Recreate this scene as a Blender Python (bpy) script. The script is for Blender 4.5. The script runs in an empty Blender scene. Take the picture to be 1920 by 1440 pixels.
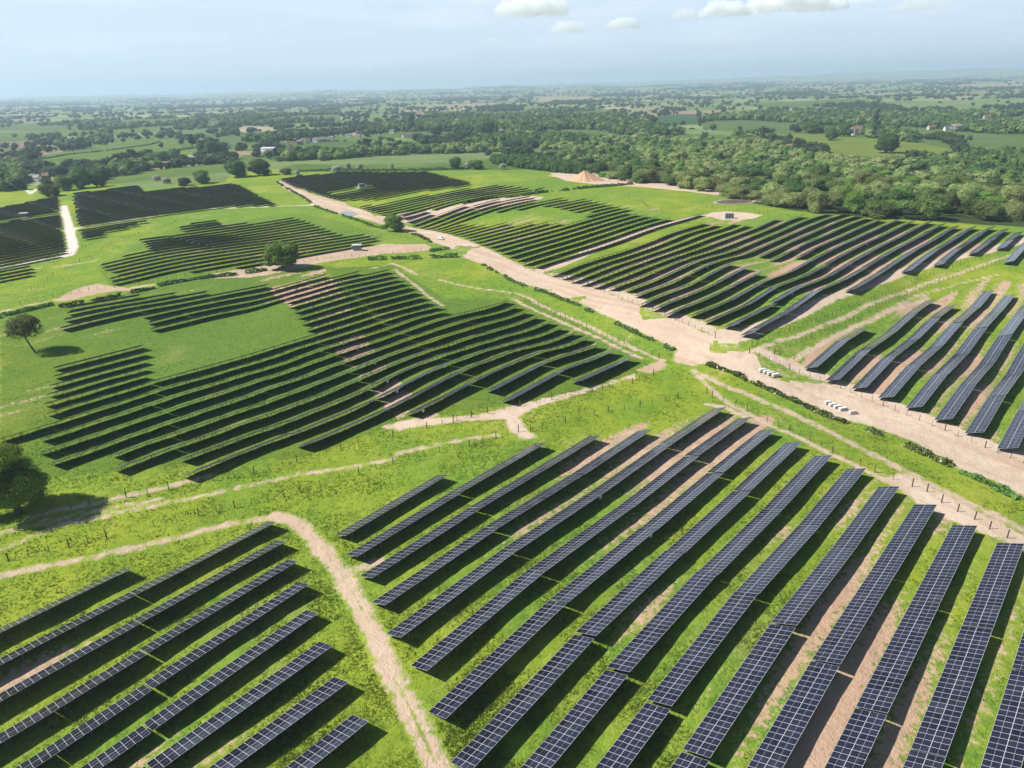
import bpy, bmesh, math, random
import numpy as np
from mathutils import Matrix, Vector
random.seed(7); rng = np.random.default_rng(7)
scene = bpy.context.scene
COL = scene.collection
# ---------------------------------------------------------------- survey data (metres, plan x/y)
TABLES={'C':[(1,2332,26),(1,2630,26),(1,2928,26),(2,2376,26),(2,2674,26),(2,2972,26),(2,3270,26),(2,3305,3),(3,2406,26),(3,2704,26),(3,3002,26),(3,3300,26),(3,3506,18),(4,2435,26),(4,2733,26),(4,3031,26),(4,3329,26),(4,3627,26),(5,2456,26),(5,2754,26),(5,3052,26),(5,3350,26),(5,3648,26),(5,4639,26),(6,2476,26),(6,2774,26),(6,3072,26),(6,3370,26),(7,2483,26),(7,2781,26),(7,3079,26),(7,3377,26),(8,2515,26),(8,2756,21)],'B':[(-1,874,26),(-1,1172,26),(-1,1470,26),(-1,1768,26),(0,626,26),(0,924,26),(0,1222,26),(0,1520,26),(1,636,26),(1,934,26),(1,1232,26),(1,1530,26),(2,672,26),(2,970,26),(2,1268,26),(2,1566,26),(3,404,26),(3,702,26),(3,1000,26),(3,1298,26),(3,1596,26),(4,440,26),(4,738,26),(4,1036,26),(4,1334,26),(4,1632,26),(5,152,26),(5,450,26),(5,748,26),(5,1046,26),(5,1344,26),(5,1642,26),(6,772,26),(6,1070,26),(6,1368,26),(6,1666,26),(7,804,26),(7,1102,26),(7,1400,26),(7,1698,26),(8,841,26),(8,1139,26),(8,1437,26),(8,1735,26),(9,857,26),(9,1155,26),(9,1453,26),(9,1751,26),(10,890,26),(10,1188,26),(10,1486,26),(11,925,26),(11,1223,26),(11,1372,13),(12,952,26),(12,1250,26),(13,983,26)],'E':[(5,4341,26),(6,4573,21),(6,4871,26),(7,4408,26),(7,4706,26),(7,5004,26),(8,3885,7),(8,4183,26),(8,4481,26),(8,4779,26),(8,5077,26),(9,3831,21),(9,4129,26),(9,4427,26),(9,4725,26),(9,5023,26),(10,3173,9),(10,3471,26),(10,3769,26),(10,4067,26),(10,4365,26),(10,4663,26),(10,4961,26),(11,2332,6),(11,2630,26),(11,2928,26),(11,3226,26),(11,3524,26),(11,3822,26),(11,4120,26),(11,4418,26),(11,4716,26),(11,5014,26),(12,2383,7),(12,2681,26),(12,2979,26),(12,3277,26),(12,3575,26),(12,3873,26),(12,4171,26),(12,4469,26),(12,4767,26),(12,5065,26),(13,2604,26),(13,2902,26),(13,3200,26),(13,3498,26),(13,3796,26),(13,4094,26),(13,4392,26),(13,4690,26),(13,4988,26),(14,2641,26),(14,2939,26),(14,3237,26),(14,3535,26),(14,3833,26),(14,4131,26),(14,4429,26),(14,4727,26),(14,5025,26),(15,2511,18),(15,2809,26),(15,3107,26),(15,3723,13),(15,4021,26),(15,4319,26),(15,4617,26),(15,4915,26),(16,2567,19),(16,2865,26),(16,3163,26),(16,3749,26),(16,4047,26),(16,4345,26),(16,4643,26),(16,4941,26),(17,2589,18),(17,2887,26),(17,3185,26),(17,3804,26),(17,4102,26),(17,4400,26),(17,4698,26),(17,4996,26),(18,2630,13),(18,2928,26),(18,3226,26),(18,3524,26),(18,3822,26),(18,4120,26),(18,4418,26),(18,4716,26),(18,5014,26),(19,2832,26),(19,3130,26),(19,3428,26),(19,3726,26),(19,4024,26),(19,4322,26),(19,4620,26),(19,4918,26),(20,2596,6),(20,2894,26),(20,3192,26),(20,3490,26),(20,3788,26),(20,4086,26),(20,4384,26),(20,4682,26),(21,2706,16),(21,3004,26),(21,3302,26),(21,3600,26),(21,3898,26),(21,4196,26),(21,4494,26),(22,2745,18),(22,3043,26),(22,3341,26),(22,3639,26),(22,3937,26),(22,4235,26),(23,2755,16),(23,3053,26),(23,3351,26),(23,3649,26),(23,3947,26),(23,4245,26),(24,2668,5),(24,2966,26),(24,3264,26),(24,3562,26),(24,3860,26),(24,4158,26),(25,2671,3),(25,2969,26),(25,3267,26),(25,3565,26),(25,3863,26),(25,4161,26)],'A':[(8,129,26),(8,427,26),(9,154,26),(9,452,26),(10,183,26),(10,481,26),(11,-86,26),(11,212,26),(11,510,26),(12,99,26),(12,248,13),(12,546,26),(13,126,26),(13,275,13),(13,573,26),(14,299,26),(14,597,26),(15,325,26),(15,623,26),(16,349,26)],'D':[(14,1917,26),(15,1639,22),(15,1937,26),(16,1662,22),(16,1960,26),(17,1413,22),(17,1711,26),(17,2009,26),(18,1152,26),(18,1450,26),(18,1748,26),(18,2046,26),(19,879,26),(19,1177,26),(19,1475,26),(19,1773,26),(19,2071,26),(20,912,26),(20,1210,26),(20,1508,26),(20,1806,26),(20,2104,26),(21,635,13),(21,933,26),(21,1231,26),(21,1529,26),(21,1827,26),(21,2125,26),(22,661,13),(22,959,26),(22,1257,26),(22,1555,26),(22,1853,26),(22,2151,26),(23,692,26),(23,990,26),(23,1288,26),(23,1586,26),(23,1884,26),(23,2182,26),(24,427,3),(24,725,26),(24,1023,26),(24,1321,26),(24,1619,26),(24,1917,26),(24,2215,26),(25,718,26),(25,1016,26),(25,1314,26),(25,1612,26),(25,1910,26),(26,462,26),(26,760,26),(26,1058,26),(26,1356,26),(26,1654,26),(26,1952,26),(27,784,26),(27,1082,26),(27,1380,26),(27,1678,26),(27,1976,26),(28,803,26),(28,1714,26),(28,2012,26),(29,837,26),(29,1746,26),(29,2044,26),(30,868,26),(30,1781,26),(30,2079,26),(31,904,26),(31,1815,26),(31,2113,26),(32,930,26),(32,1844,26),(32,2142,26),(33,1881,26),(33,2179,26),(34,1327,26),(34,1625,26),(34,1923,26),(34,2221,26),(35,1205,13),(35,1503,26),(35,1801,26),(35,2099,26),(36,1366,26),(36,1664,26),(36,1962,26),(37,1088,26),(37,1386,26),(37,1684,26),(38,1130,26),(38,1428,26),(39,1022,13),(39,1320,26),(40,1195,26)],'F':[(27,2927,20),(27,3225,26),(27,3523,26),(27,3821,26),(27,4119,26),(27,4417,26),(28,2950,21),(28,3248,26),(28,3546,26),(28,3844,26),(28,4142,26),(29,2945,17),(29,3243,26),(29,3541,26),(29,3839,26),(29,4137,26),(30,2947,15),(30,3245,26),(30,3543,26),(30,3841,26),(30,4139,26),(31,2963,13),(31,3261,26),(31,3559,26),(31,3857,26),(31,4155,26),(32,2971,11),(32,3269,26),(32,3567,26),(32,3865,26),(32,4163,26),(33,3108,20),(33,3406,26),(33,3704,26),(33,4002,26),(33,4300,26),(34,3041,12),(34,3339,26),(34,3637,26),(34,4020,10),(34,4318,26),(35,3007,6),(35,3305,26),(35,3603,26),(35,4345,24),(36,3260,25),(36,3558,26),(36,4078,7),(36,4376,26),(37,3152,12),(37,3450,26),(37,4105,7),(37,4403,26),(38,3183,12),(38,3481,26),(38,4137,8),(38,4435,26),(39,3365,26),(39,4171,9),(39,4469,26),(40,3354,22),(40,4351,26),(41,3366,21),(41,4099,21),(41,4397,26),(42,3380,20),(42,3859,11),(42,4157,26),(43,3361,16),(43,3659,26),(43,3957,26),(43,4255,26),(44,3400,18),(44,3698,26),(44,3996,26),(44,4294,26),(45,3446,20),(45,3744,26),(45,4042,26),(46,3462,20),(46,3760,26),(47,3489,20),(48,3516,21)],'I':[(42,1876,12),(42,2174,26),(42,2472,26),(42,2610,12),(43,1584,4),(43,1882,26),(43,2180,26),(43,2478,26),(43,2730,22),(44,1283,7),(44,1581,26),(44,1879,26),(44,2177,26),(44,2475,26),(44,2750,24),(45,1282,5),(45,1580,26),(45,1878,26),(45,2176,26),(45,2474,26),(45,2760,25),(46,1584,26),(46,1882,26),(46,2180,26),(46,2478,26),(46,2650,15),(47,1582,26),(47,1880,26),(47,2178,26),(47,2476,26),(47,2660,16),(48,1580,26),(48,1878,26),(48,2176,26),(48,2474,26),(48,2680,18),(49,1578,24),(49,1876,26),(49,2174,26),(49,2472,26),(49,2690,19),(50,1575,11),(50,1873,26),(50,2171,26),(50,2469,26),(50,2710,21),(51,1872,22),(51,2170,26),(51,2468,26),(51,2720,22),(52,1880,21),(52,2178,26),(52,2476,26),(52,2740,23),(53,1878,18),(53,2176,26),(53,2474,26),(53,2760,25),(54,1876,16),(54,2174,26),(54,2472,26),(54,2770,26),(55,1876,15),(55,2174,26),(55,2472,26),(55,2770,26),(56,2174,13),(56,2460,25),(57,2172,12),(57,2310,12),(58,2179,10),(58,2340,14),(59,2370,17)],'G':[(47,4014,16),(47,4312,26),(47,4610,26),(47,4763,10),(48,3771,18),(48,4069,26),(48,4367,26),(48,4665,26),(49,3480,14),(49,3778,26),(49,4076,26),(49,4374,26),(49,4672,26),(50,3470,22),(50,3768,26),(50,4066,26),(50,4364,26),(50,4662,26),(51,3460,19),(51,3758,26),(51,4056,26),(51,4354,26),(51,4652,26),(52,3454,17),(52,3752,26),(52,4050,26),(52,4348,26),(52,4646,26),(53,3488,18),(53,3786,26),(53,4084,26),(53,4382,26),(54,3385,6),(54,3683,26),(54,3981,26),(55,3460,10)],'K':[(51,962,19),(51,1020,5),(52,969,17),(52,1050,7),(53,966,15),(53,1070,9),(55,963,13),(55,1261,26),(56,964,12),(56,1262,26),(56,1320,5),(57,961,11),(57,1259,26),(57,1340,7),(58,968,9),(58,1266,26),(58,1370,9),(59,965,7),(59,1263,26),(59,1390,11),(60,961,5),(60,1259,26),(60,1420,14),(61,1256,26),(61,1440,16),(62,1264,26),(62,1470,18),(63,1261,26),(63,1490,20),(64,1256,25),(64,1520,23),(65,1265,24),(65,1540,24),(66,1261,22),(66,1559,26),(67,1261,20),(67,1559,26),(68,1264,18),(68,1562,26),(68,1620,5),(69,1261,17),(69,1559,26),(69,1640,7),(70,1257,16),(70,1555,26),(70,1670,10),(71,1265,14),(71,1563,26),(71,1690,11),(72,1261,12),(72,1559,26),(72,1720,14),(73,1258,11),(73,1556,26),(73,1740,16),(74,1266,9),(74,1564,26),(74,1770,18),(75,1263,7),(75,1561,26),(75,1790,20),(76,1559,7),(77,1261,4),(78,1559,26),(78,1857,26),(79,1559,26),(79,1857,26),(80,1564,25),(80,1862,26),(80,1920,5),(81,1561,23),(81,1859,26),(81,1940,7),(82,1557,23),(82,1855,26),(82,1970,10),(83,1554,21),(83,1852,26),(83,1990,12),(84,1561,19),(84,1859,26),(84,2020,14),(85,1558,12),(85,1856,26),(85,2040,16),(86,1852,26),(86,2070,19),(87,1861,15),(87,2090,20),(88,2120,23),(89,2140,14)],'H':[(56,4617,19),(57,4320,11),(57,4618,26),(57,4710,8),(58,3718,5),(58,4016,26),(58,4314,26),(58,4612,26),(58,4750,12),(59,3724,10),(59,4022,26),(59,4320,26),(59,4618,26),(59,4790,15),(60,3718,15),(60,4016,26),(60,4314,26),(60,4612,26),(60,4830,19),(61,3724,20),(61,4022,26),(61,4320,26),(61,4618,26),(61,4870,22),(62,3720,19),(62,4018,26),(62,4316,26),(62,4614,26),(62,4900,25),(63,3723,17),(63,4021,26),(63,4319,26),(63,4617,26),(63,4915,26),(64,3720,15),(64,4018,26),(64,4316,26),(64,4614,26),(64,4912,26),(64,4970,5),(65,3670,9),(65,4024,6),(65,4322,26),(65,4620,26),(65,4918,26),(65,5010,8),(66,3670,7),(66,4317,13),(66,4615,26),(66,4913,26),(66,5040,11),(67,3723,10),(67,4021,26),(67,4323,14),(67,4621,26),(67,4919,26),(67,5080,14),(68,3733,8),(68,4031,26),(68,4135,9),(68,4319,16),(68,4617,26),(68,4915,26),(68,5110,17),(69,3719,7),(69,4017,26),(69,4315,26),(69,4613,26),(69,4911,26),(69,5140,20),(70,3726,5),(70,4024,26),(70,4322,26),(70,4620,26),(70,4918,26),(70,5170,22),(71,4018,26),(71,4316,26),(71,4614,26),(71,4912,26),(71,5210,26),(72,4017,26),(72,4315,26),(72,4613,26),(72,4911,26),(72,5140,20),(73,4025,26),(73,4323,26),(73,4621,26),(73,4919,26),(73,5080,14),(74,4022,24),(74,4320,26),(74,4618,26),(74,4916,26),(74,5020,9),(75,4019,21),(75,4317,26),(75,4615,26),(75,4913,26),(75,4960,4),(76,4016,18),(76,4314,26),(76,4612,26),(76,4910,26),(77,4020,16),(77,4318,26),(77,4616,26),(77,4880,23),(78,4025,13),(78,4323,26),(78,4621,26),(78,4850,20),(79,4018,11),(79,4316,26),(79,4614,26),(79,4820,18),(80,4026,7),(80,4324,26),(80,4622,26),(80,4760,12),(81,4027,4),(81,4325,26),(81,4440,10),(82,4290,7)],'J':[(60,1650,11),(61,1690,12),(62,1711,12),(62,1860,13),(63,1708,9),(63,1960,22),(64,1704,8),(64,2002,26),(64,2060,5),(64,3070,6),(65,3090,15),(66,2902,8),(66,3120,19),(67,2004,26),(67,2302,26),(67,2600,26),(67,2898,26),(67,3150,22),(68,2001,25),(68,2299,26),(68,2597,26),(68,2895,26),(68,3170,24),(69,2006,22),(69,2304,26),(69,2602,26),(69,2900,26),(69,3198,26),(70,2006,21),(70,2304,26),(70,2602,26),(70,2900,26),(70,3198,26),(71,2011,18),(71,2309,26),(71,2607,26),(71,2905,26),(71,3203,26),(71,3250,4),(72,2007,16),(72,2305,26),(72,2603,26),(72,2901,26),(72,3199,26),(72,3280,7),(73,2004,14),(73,2302,26),(73,2600,26),(73,2898,26),(73,3196,26),(73,3300,9),(74,2011,11),(74,2309,26),(74,2607,26),(74,2905,26),(74,3203,26),(74,3330,11),(75,2007,9),(75,2305,26),(75,2603,26),(75,2901,26),(75,3199,26),(75,3360,14),(76,2004,7),(76,2302,26),(76,2600,26),(76,2898,26),(76,3196,26),(76,3380,16),(77,2012,5),(77,2310,26),(77,2608,26),(77,2906,26),(77,3204,26),(77,3410,18),(78,2307,26),(78,2605,26),(78,2903,26),(78,3201,26),(78,3430,20),(79,2302,26),(79,2600,26),(79,2898,26),(79,3196,26),(79,3460,23),(80,2310,24),(80,2608,26),(80,2906,26),(80,3204,26),(80,3490,25),(81,2304,21),(81,2602,26),(81,2900,26),(81,3198,26),(81,3496,26),(82,2304,20),(82,2602,26),(82,2900,26),(82,3198,26),(82,3496,26),(83,2304,17),(83,2602,26),(83,2900,26),(83,3198,26),(84,2308,14),(84,2606,26),(84,2904,26),(84,3110,18),(85,2301,13),(85,2599,26),(85,2760,14),(86,2310,10),(86,2608,26),(86,2780,15),(87,2306,7),(87,2604,26),(87,2810,18),(88,2303,6),(88,2601,26),(88,2830,20),(89,2608,26),(89,2860,22),(90,2604,26),(90,2890,25),(91,2470,13),(91,2900,25)]}
TRACKS=[('white_track',4.5,[(-154.7,583.1),(-175.3,580.3),(-199.4,576.0),(-219.8,574.0),(-239.4,572.2),(-256.5,551.8),(-270.2,529.3),(-284.7,512.0),(-296.5,496.3),(-296.8,487.7)]),('white_track',6,[(-371.6,609.3),(-338.2,555.2),(-300.1,492.3),(-274.7,450.0),(-258.9,423.6),(-249.8,402.5),(-254.7,396.2),(-262.7,389.7),(-268.7,380.5),(-279.0,370.1)]),('lane',7,[(15.3,349.6),(23.1,355.1),(35.5,372.0),(49.8,397.5),(71.5,420.7),(91.1,440.5),(117.9,469.8),(136.7,481.5),(155.2,466.6)]),('path',2.5,[(-223.9,289.5),(-217.7,293.8),(-211.8,302.6),(-204.7,310.5),(-202.3,316.7)]),('path',2.5,[(-180.3,329.0),(-176.2,332.2),(-166.5,337.8),(-153.2,343.2),(-142.3,349.3)]),('path',2.2,[(-252.8,373.3),(-243.6,377.1),(-236.1,379.2),(-226.4,385.3),(-226.5,389.8)]),('farm_track',3.2,[(-9.5,68.4),(-12.1,72.9),(-15.9,80.2),(-20.1,87.5),(-23.1,93.2),(-26.6,100.3),(-30.4,107.3),(-33.6,112.9),(-36.9,118.4),(-40.2,123.4),(-43.8,128.6),(-47.6,133.0),(-50.9,135.6),(-54.2,136.7)]),('farm_track',1.5,[(-54.2,136.7),(-59.2,135.4),(-64.5,133.4),(-73.3,129.3),(-81.8,125.5),(-90.1,122.2),(-98.5,119.7),(-106.9,116.1)]),('farm_track',2.0,[(-34.3,113.8),(-32.4,115.0),(-29.5,116.7),(-27.1,118.2)]),('path',1.1,[(-109.2,126.2),(-101.4,134.3),(-90.4,138.4),(-78.9,142.8),(-65.8,148.1),(-53.3,154.0),(-40.7,157.0),(-30.4,160.2)]),('path',1.0,[(-112.9,131.9),(-107.5,134.6),(-99.9,138.2),(-83.1,143.9)]),('path',1.2,[(-30.1,162.9),(-17.3,167.1),(-4.6,170.6)]),('path',1.6,[(-109.4,137.7),(-102.6,140.9),(-95.4,143.6),(-87.5,147.3),(-79.8,151.1),(-75.5,153.4)]),('path',1.8,[(-73.0,362.9),(-62.4,375.0),(-53.9,364.3),(-46.3,350.9)]),('path',1.6,[(-34.7,340.3),(-24.2,330.2),(-13.8,322.7),(-3.8,318.6),(2.7,314.2),(8.1,306.6),(12.4,296.8),(22.4,277.8),(31.4,261.1),(37.5,246.1),(44.3,232.4),(50.4,222.9)]),('path',1.4,[(-59.2,362.5),(-47.8,337.0),(-37.7,313.5),(-29.1,296.7)]),('path',1.4,[(0.9,306.5),(11.9,286.4),(21.8,269.2),(30.5,253.3),(38.0,236.0),(43.7,225.5)]),('bank_path',2.2,[(58.7,212.9),(63.4,204.7),(69.5,197.3),(75.0,189.5),(79.3,184.2),(82.1,177.7),(85.3,169.6),(88.1,163.2),(91.2,155.2),(93.8,149.9),(96.7,143.4),(99.8,136.1),(102.8,129.5),(106.2,122.6)]),('path',1.6,[(58.7,212.9),(62.0,193.7),(66.7,183.1),(71.1,173.9),(75.2,165.8),(79.7,156.7),(84.4,149.4),(88.6,142.5)]),('lane',1.5,[(77.7,222.0),(87.5,227.4),(102.7,238.6),(121.5,255.7),(141.9,273.5),(166.3,295.6),(189.5,312.8),(210.1,323.6),(233.7,337.9),(266.9,360.2)]),('lane',2.0,[(89.1,215.8),(96.6,222.2),(111.4,236.0),(129.6,255.0),(145.9,267.8),(165.3,284.4),(182.2,298.6)]),('path',1.2,[(146.3,268.7),(178.1,299.9),(204.4,313.3),(225.6,320.5)]),('white_track',3.5,[(-639.0,904.4),(-591.8,862.8),(-543.4,816.6),(-482.5,738.6),(-452.1,696.5)]),('white_track',4,[(-458.1,706.3),(-475.3,744.5),(-479.5,764.9)])]
POLYS=[('haul_road',[(117.9,92.9),(115.4,126.0),(115.8,138.2),(113.8,144.4),(108.8,150.9),(108.1,154.8),(105.9,164.9),(101.2,173.2),(95.3,178.6),(89.2,185.6),(78.9,201.0),(72.6,207.6),(65.0,217.5),(59.3,215.5),(54.0,221.5),(57.1,229.3),(50.4,242.3),(39.6,268.9),(29.2,291.5),(15.7,316.9),(7.5,327.8),(0.5,338.4),(-9.5,360.6),(-21.1,376.0),(-28.4,387.4),(-35.7,410.8),(-46.8,429.7),(-52.7,445.5),(-69.5,483.8),(-76.1,485.3),(-93.7,501.2),(-117.1,525.0),(-137.9,556.7),(-156.9,583.4),(-172.6,619.3),(-195.1,659.6),(-230.4,730.0),(-224.2,745.4),(-195.1,686.8),(-168.6,639.7),(-136.0,595.8),(-121.4,566.2),(-104.5,541.8),(-96.2,516.5),(-79.6,506.1),(-73.2,499.5),(-52.2,480.9),(-18.7,413.1),(8.3,356.5),(17.1,344.0),(35.7,314.5),(56.2,268.7),(71.4,234.7),(78.9,223.2),(90.1,213.8),(100.1,205.3),(108.7,189.1),(118.3,173.6),(123.1,163.6),(127.5,155.1),(129.6,145.0),(138.1,114.7)]),('verge',[(132.3,482.3),(139.8,492.9),(150.1,494.4),(160.6,486.0),(168.8,473.9),(159.7,463.3),(148.6,458.5),(137.2,461.4)]),('cabin_pad',[(140.6,482.7),(148.6,485.4),(155.6,479.2),(149.9,466.0),(139.6,466.6)]),('lane',[(-100.5,519.4),(-88.5,516.4),(-74.8,527.9),(-59.8,534.2),(-36.5,542.7),(-4.7,567.4),(20.8,580.9),(29.6,571.6),(19.5,546.1),(-8.5,528.2),(-35.4,521.6),(-57.7,511.4),(-68.1,503.1),(-81.4,505.8)]),('lane',[(44.0,761.4),(82.2,783.8),(106.0,731.2),(136.5,683.2),(162.5,636.7),(188.4,599.0),(201.0,558.9),(188.8,541.1),(175.9,571.7),(150.8,607.7),(116.6,640.9),(80.8,654.7),(54.5,684.3)]),('verge',[(39.9,737.1),(59.7,750.2),(84.3,777.4),(96.6,741.2),(102.1,704.0),(79.1,681.6),(60.3,694.7)]),('substation_yard',[(-48.5,421.5),(-43.7,404.3),(-58.4,399.4),(-70.3,398.8),(-86.5,389.2),(-101.7,379.3),(-109.8,366.7),(-118.2,357.1),(-128.9,348.5),(-146.2,345.4),(-151.0,351.4),(-143.1,359.1),(-134.3,365.3),(-128.2,372.5),(-120.2,383.9),(-106.1,397.8),(-100.7,406.9),(-96.6,416.4),(-80.4,422.1),(-75.3,430.1),(-58.4,424.4)]),('gravel_patch',[(-203.0,307.7),(-205.2,318.8),(-205.9,328.9),(-203.7,335.1),(-199.0,338.3),(-189.3,333.0),(-176.8,329.7),(-176.0,325.3),(-184.5,324.8),(-188.9,321.4),(-193.4,316.1),(-196.6,308.9)]),('bare_bank',[(-36.8,179.0),(-30.5,182.5),(-21.4,182.7),(-11.6,183.4),(-2.5,187.2),(6.2,191.2),(19.3,197.7),(33.8,208.0),(39.7,212.7),(40.0,209.2),(29.7,202.8),(19.0,194.4),(7.6,187.6),(2.0,181.7),(3.4,175.0),(6.7,167.9),(3.1,166.8),(-1.0,172.0),(-2.5,179.9),(-12.2,179.4),(-24.0,178.0),(-31.9,175.7)]),('gravel_pad',[(41.0,215.4),(46.3,220.5),(50.3,222.5),(51.6,218.7),(48.8,214.9),(44.1,213.1)]),('bare_corner',[(85.2,145.6),(93.0,148.5),(96.7,143.4),(99.1,134.9),(102.1,128.4),(105.1,121.0),(102.0,116.6),(98.6,119.5),(96.0,122.3),(93.3,125.3),(91.2,129.4),(88.9,133.8),(88.4,139.6)]),('bare_top',[(54.3,188.3),(58.7,190.1),(62.7,187.6),(66.4,182.0),(68.0,177.7),(64.7,179.2),(61.3,185.5)]),('verge',[(17.7,344.8),(25.0,343.5),(37.3,329.3),(48.8,302.2),(58.2,279.4),(67.6,259.0),(74.3,245.4),(71.4,234.7),(56.2,268.7),(35.7,314.5)]),('verge',[(79.2,224.3),(83.4,226.1),(95.0,217.7),(104.0,209.3),(112.2,194.7),(121.2,178.6),(126.3,168.7),(131.5,159.8),(127.8,154.5),(122.9,163.3),(118.1,173.3),(108.6,188.7),(100.0,204.9),(90.0,213.5)]),('verge',[(67.0,232.6),(74.1,242.0),(85.5,244.6),(102.4,259.5),(119.6,272.4),(134.3,286.8),(158.2,308.9),(110.5,259.2),(80.9,230.0),(72.8,226.9)]),('bare_strip',[(72.2,235.0),(81.3,237.4),(96.0,252.7),(113.3,266.9),(133.5,285.0),(158.2,308.9),(189.4,332.1),(219.8,349.8),(254.5,370.8),(296.5,401.0),(281.4,379.4),(244.3,354.7),(213.3,338.3),(183.1,319.9),(151.0,293.4),(121.6,266.3),(96.7,243.3),(80.9,230.0)])]
BARE=[(0.55,[(22.2,341.2),(66.1,386.8),(130.5,464.7),(160.3,482.6),(176.3,448.5),(247.8,443.7),(274.3,383.9),(168.4,315.0),(114.2,269.4),(80.9,230.0),(69.8,236.5),(51.8,272.6)]),(0.64,[(94.1,215.1),(122.7,258.3),(219.4,318.2),(241.7,301.3),(130.5,146.4),(120.8,157.2),(104.9,186.0)]),(0.57,[(22.4,80.9),(53.8,124.3),(91.0,144.5),(113.1,122.9),(73.4,66.7),(16.1,67.5)]),(0.42,[(-14.3,126.0),(5.2,165.5),(68.4,188.4),(91.0,144.5),(53.8,124.3),(22.4,80.9),(2.2,84.7)]),(0.63,[(-126.3,348.7),(-102.3,381.8),(-78.7,325.0),(-53.0,249.7),(-33.0,202.6),(-15.0,176.4),(-30.0,178.1),(-42.8,201.0),(-65.6,244.4),(-88.4,286.1)]),(0.42,[(-66.8,526.3),(20.4,571.0),(135.9,499.2),(100.0,451.5),(15.3,361.6),(-16.9,423.8)]),(0.5,[(-220.1,780.7),(-37.6,740.0),(-34.2,665.3),(-87.3,625.7),(-139.6,613.1)]),(0.35,[(-77.3,75.9),(-94.6,100.4),(-79.8,112.5),(-53.5,136.3),(-23.1,79.5),(-27.6,67.8)]),(0.45,[(-114.0,571.5),(23.6,655.5),(21.6,603.5),(-37.0,550.5),(-90.2,527.1)]),(0.5,[(-198.2,390.7),(-175.9,441.9),(-139.5,478.0),(-104.1,444.2),(-117.2,394.6),(-143.3,367.6)])]
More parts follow.
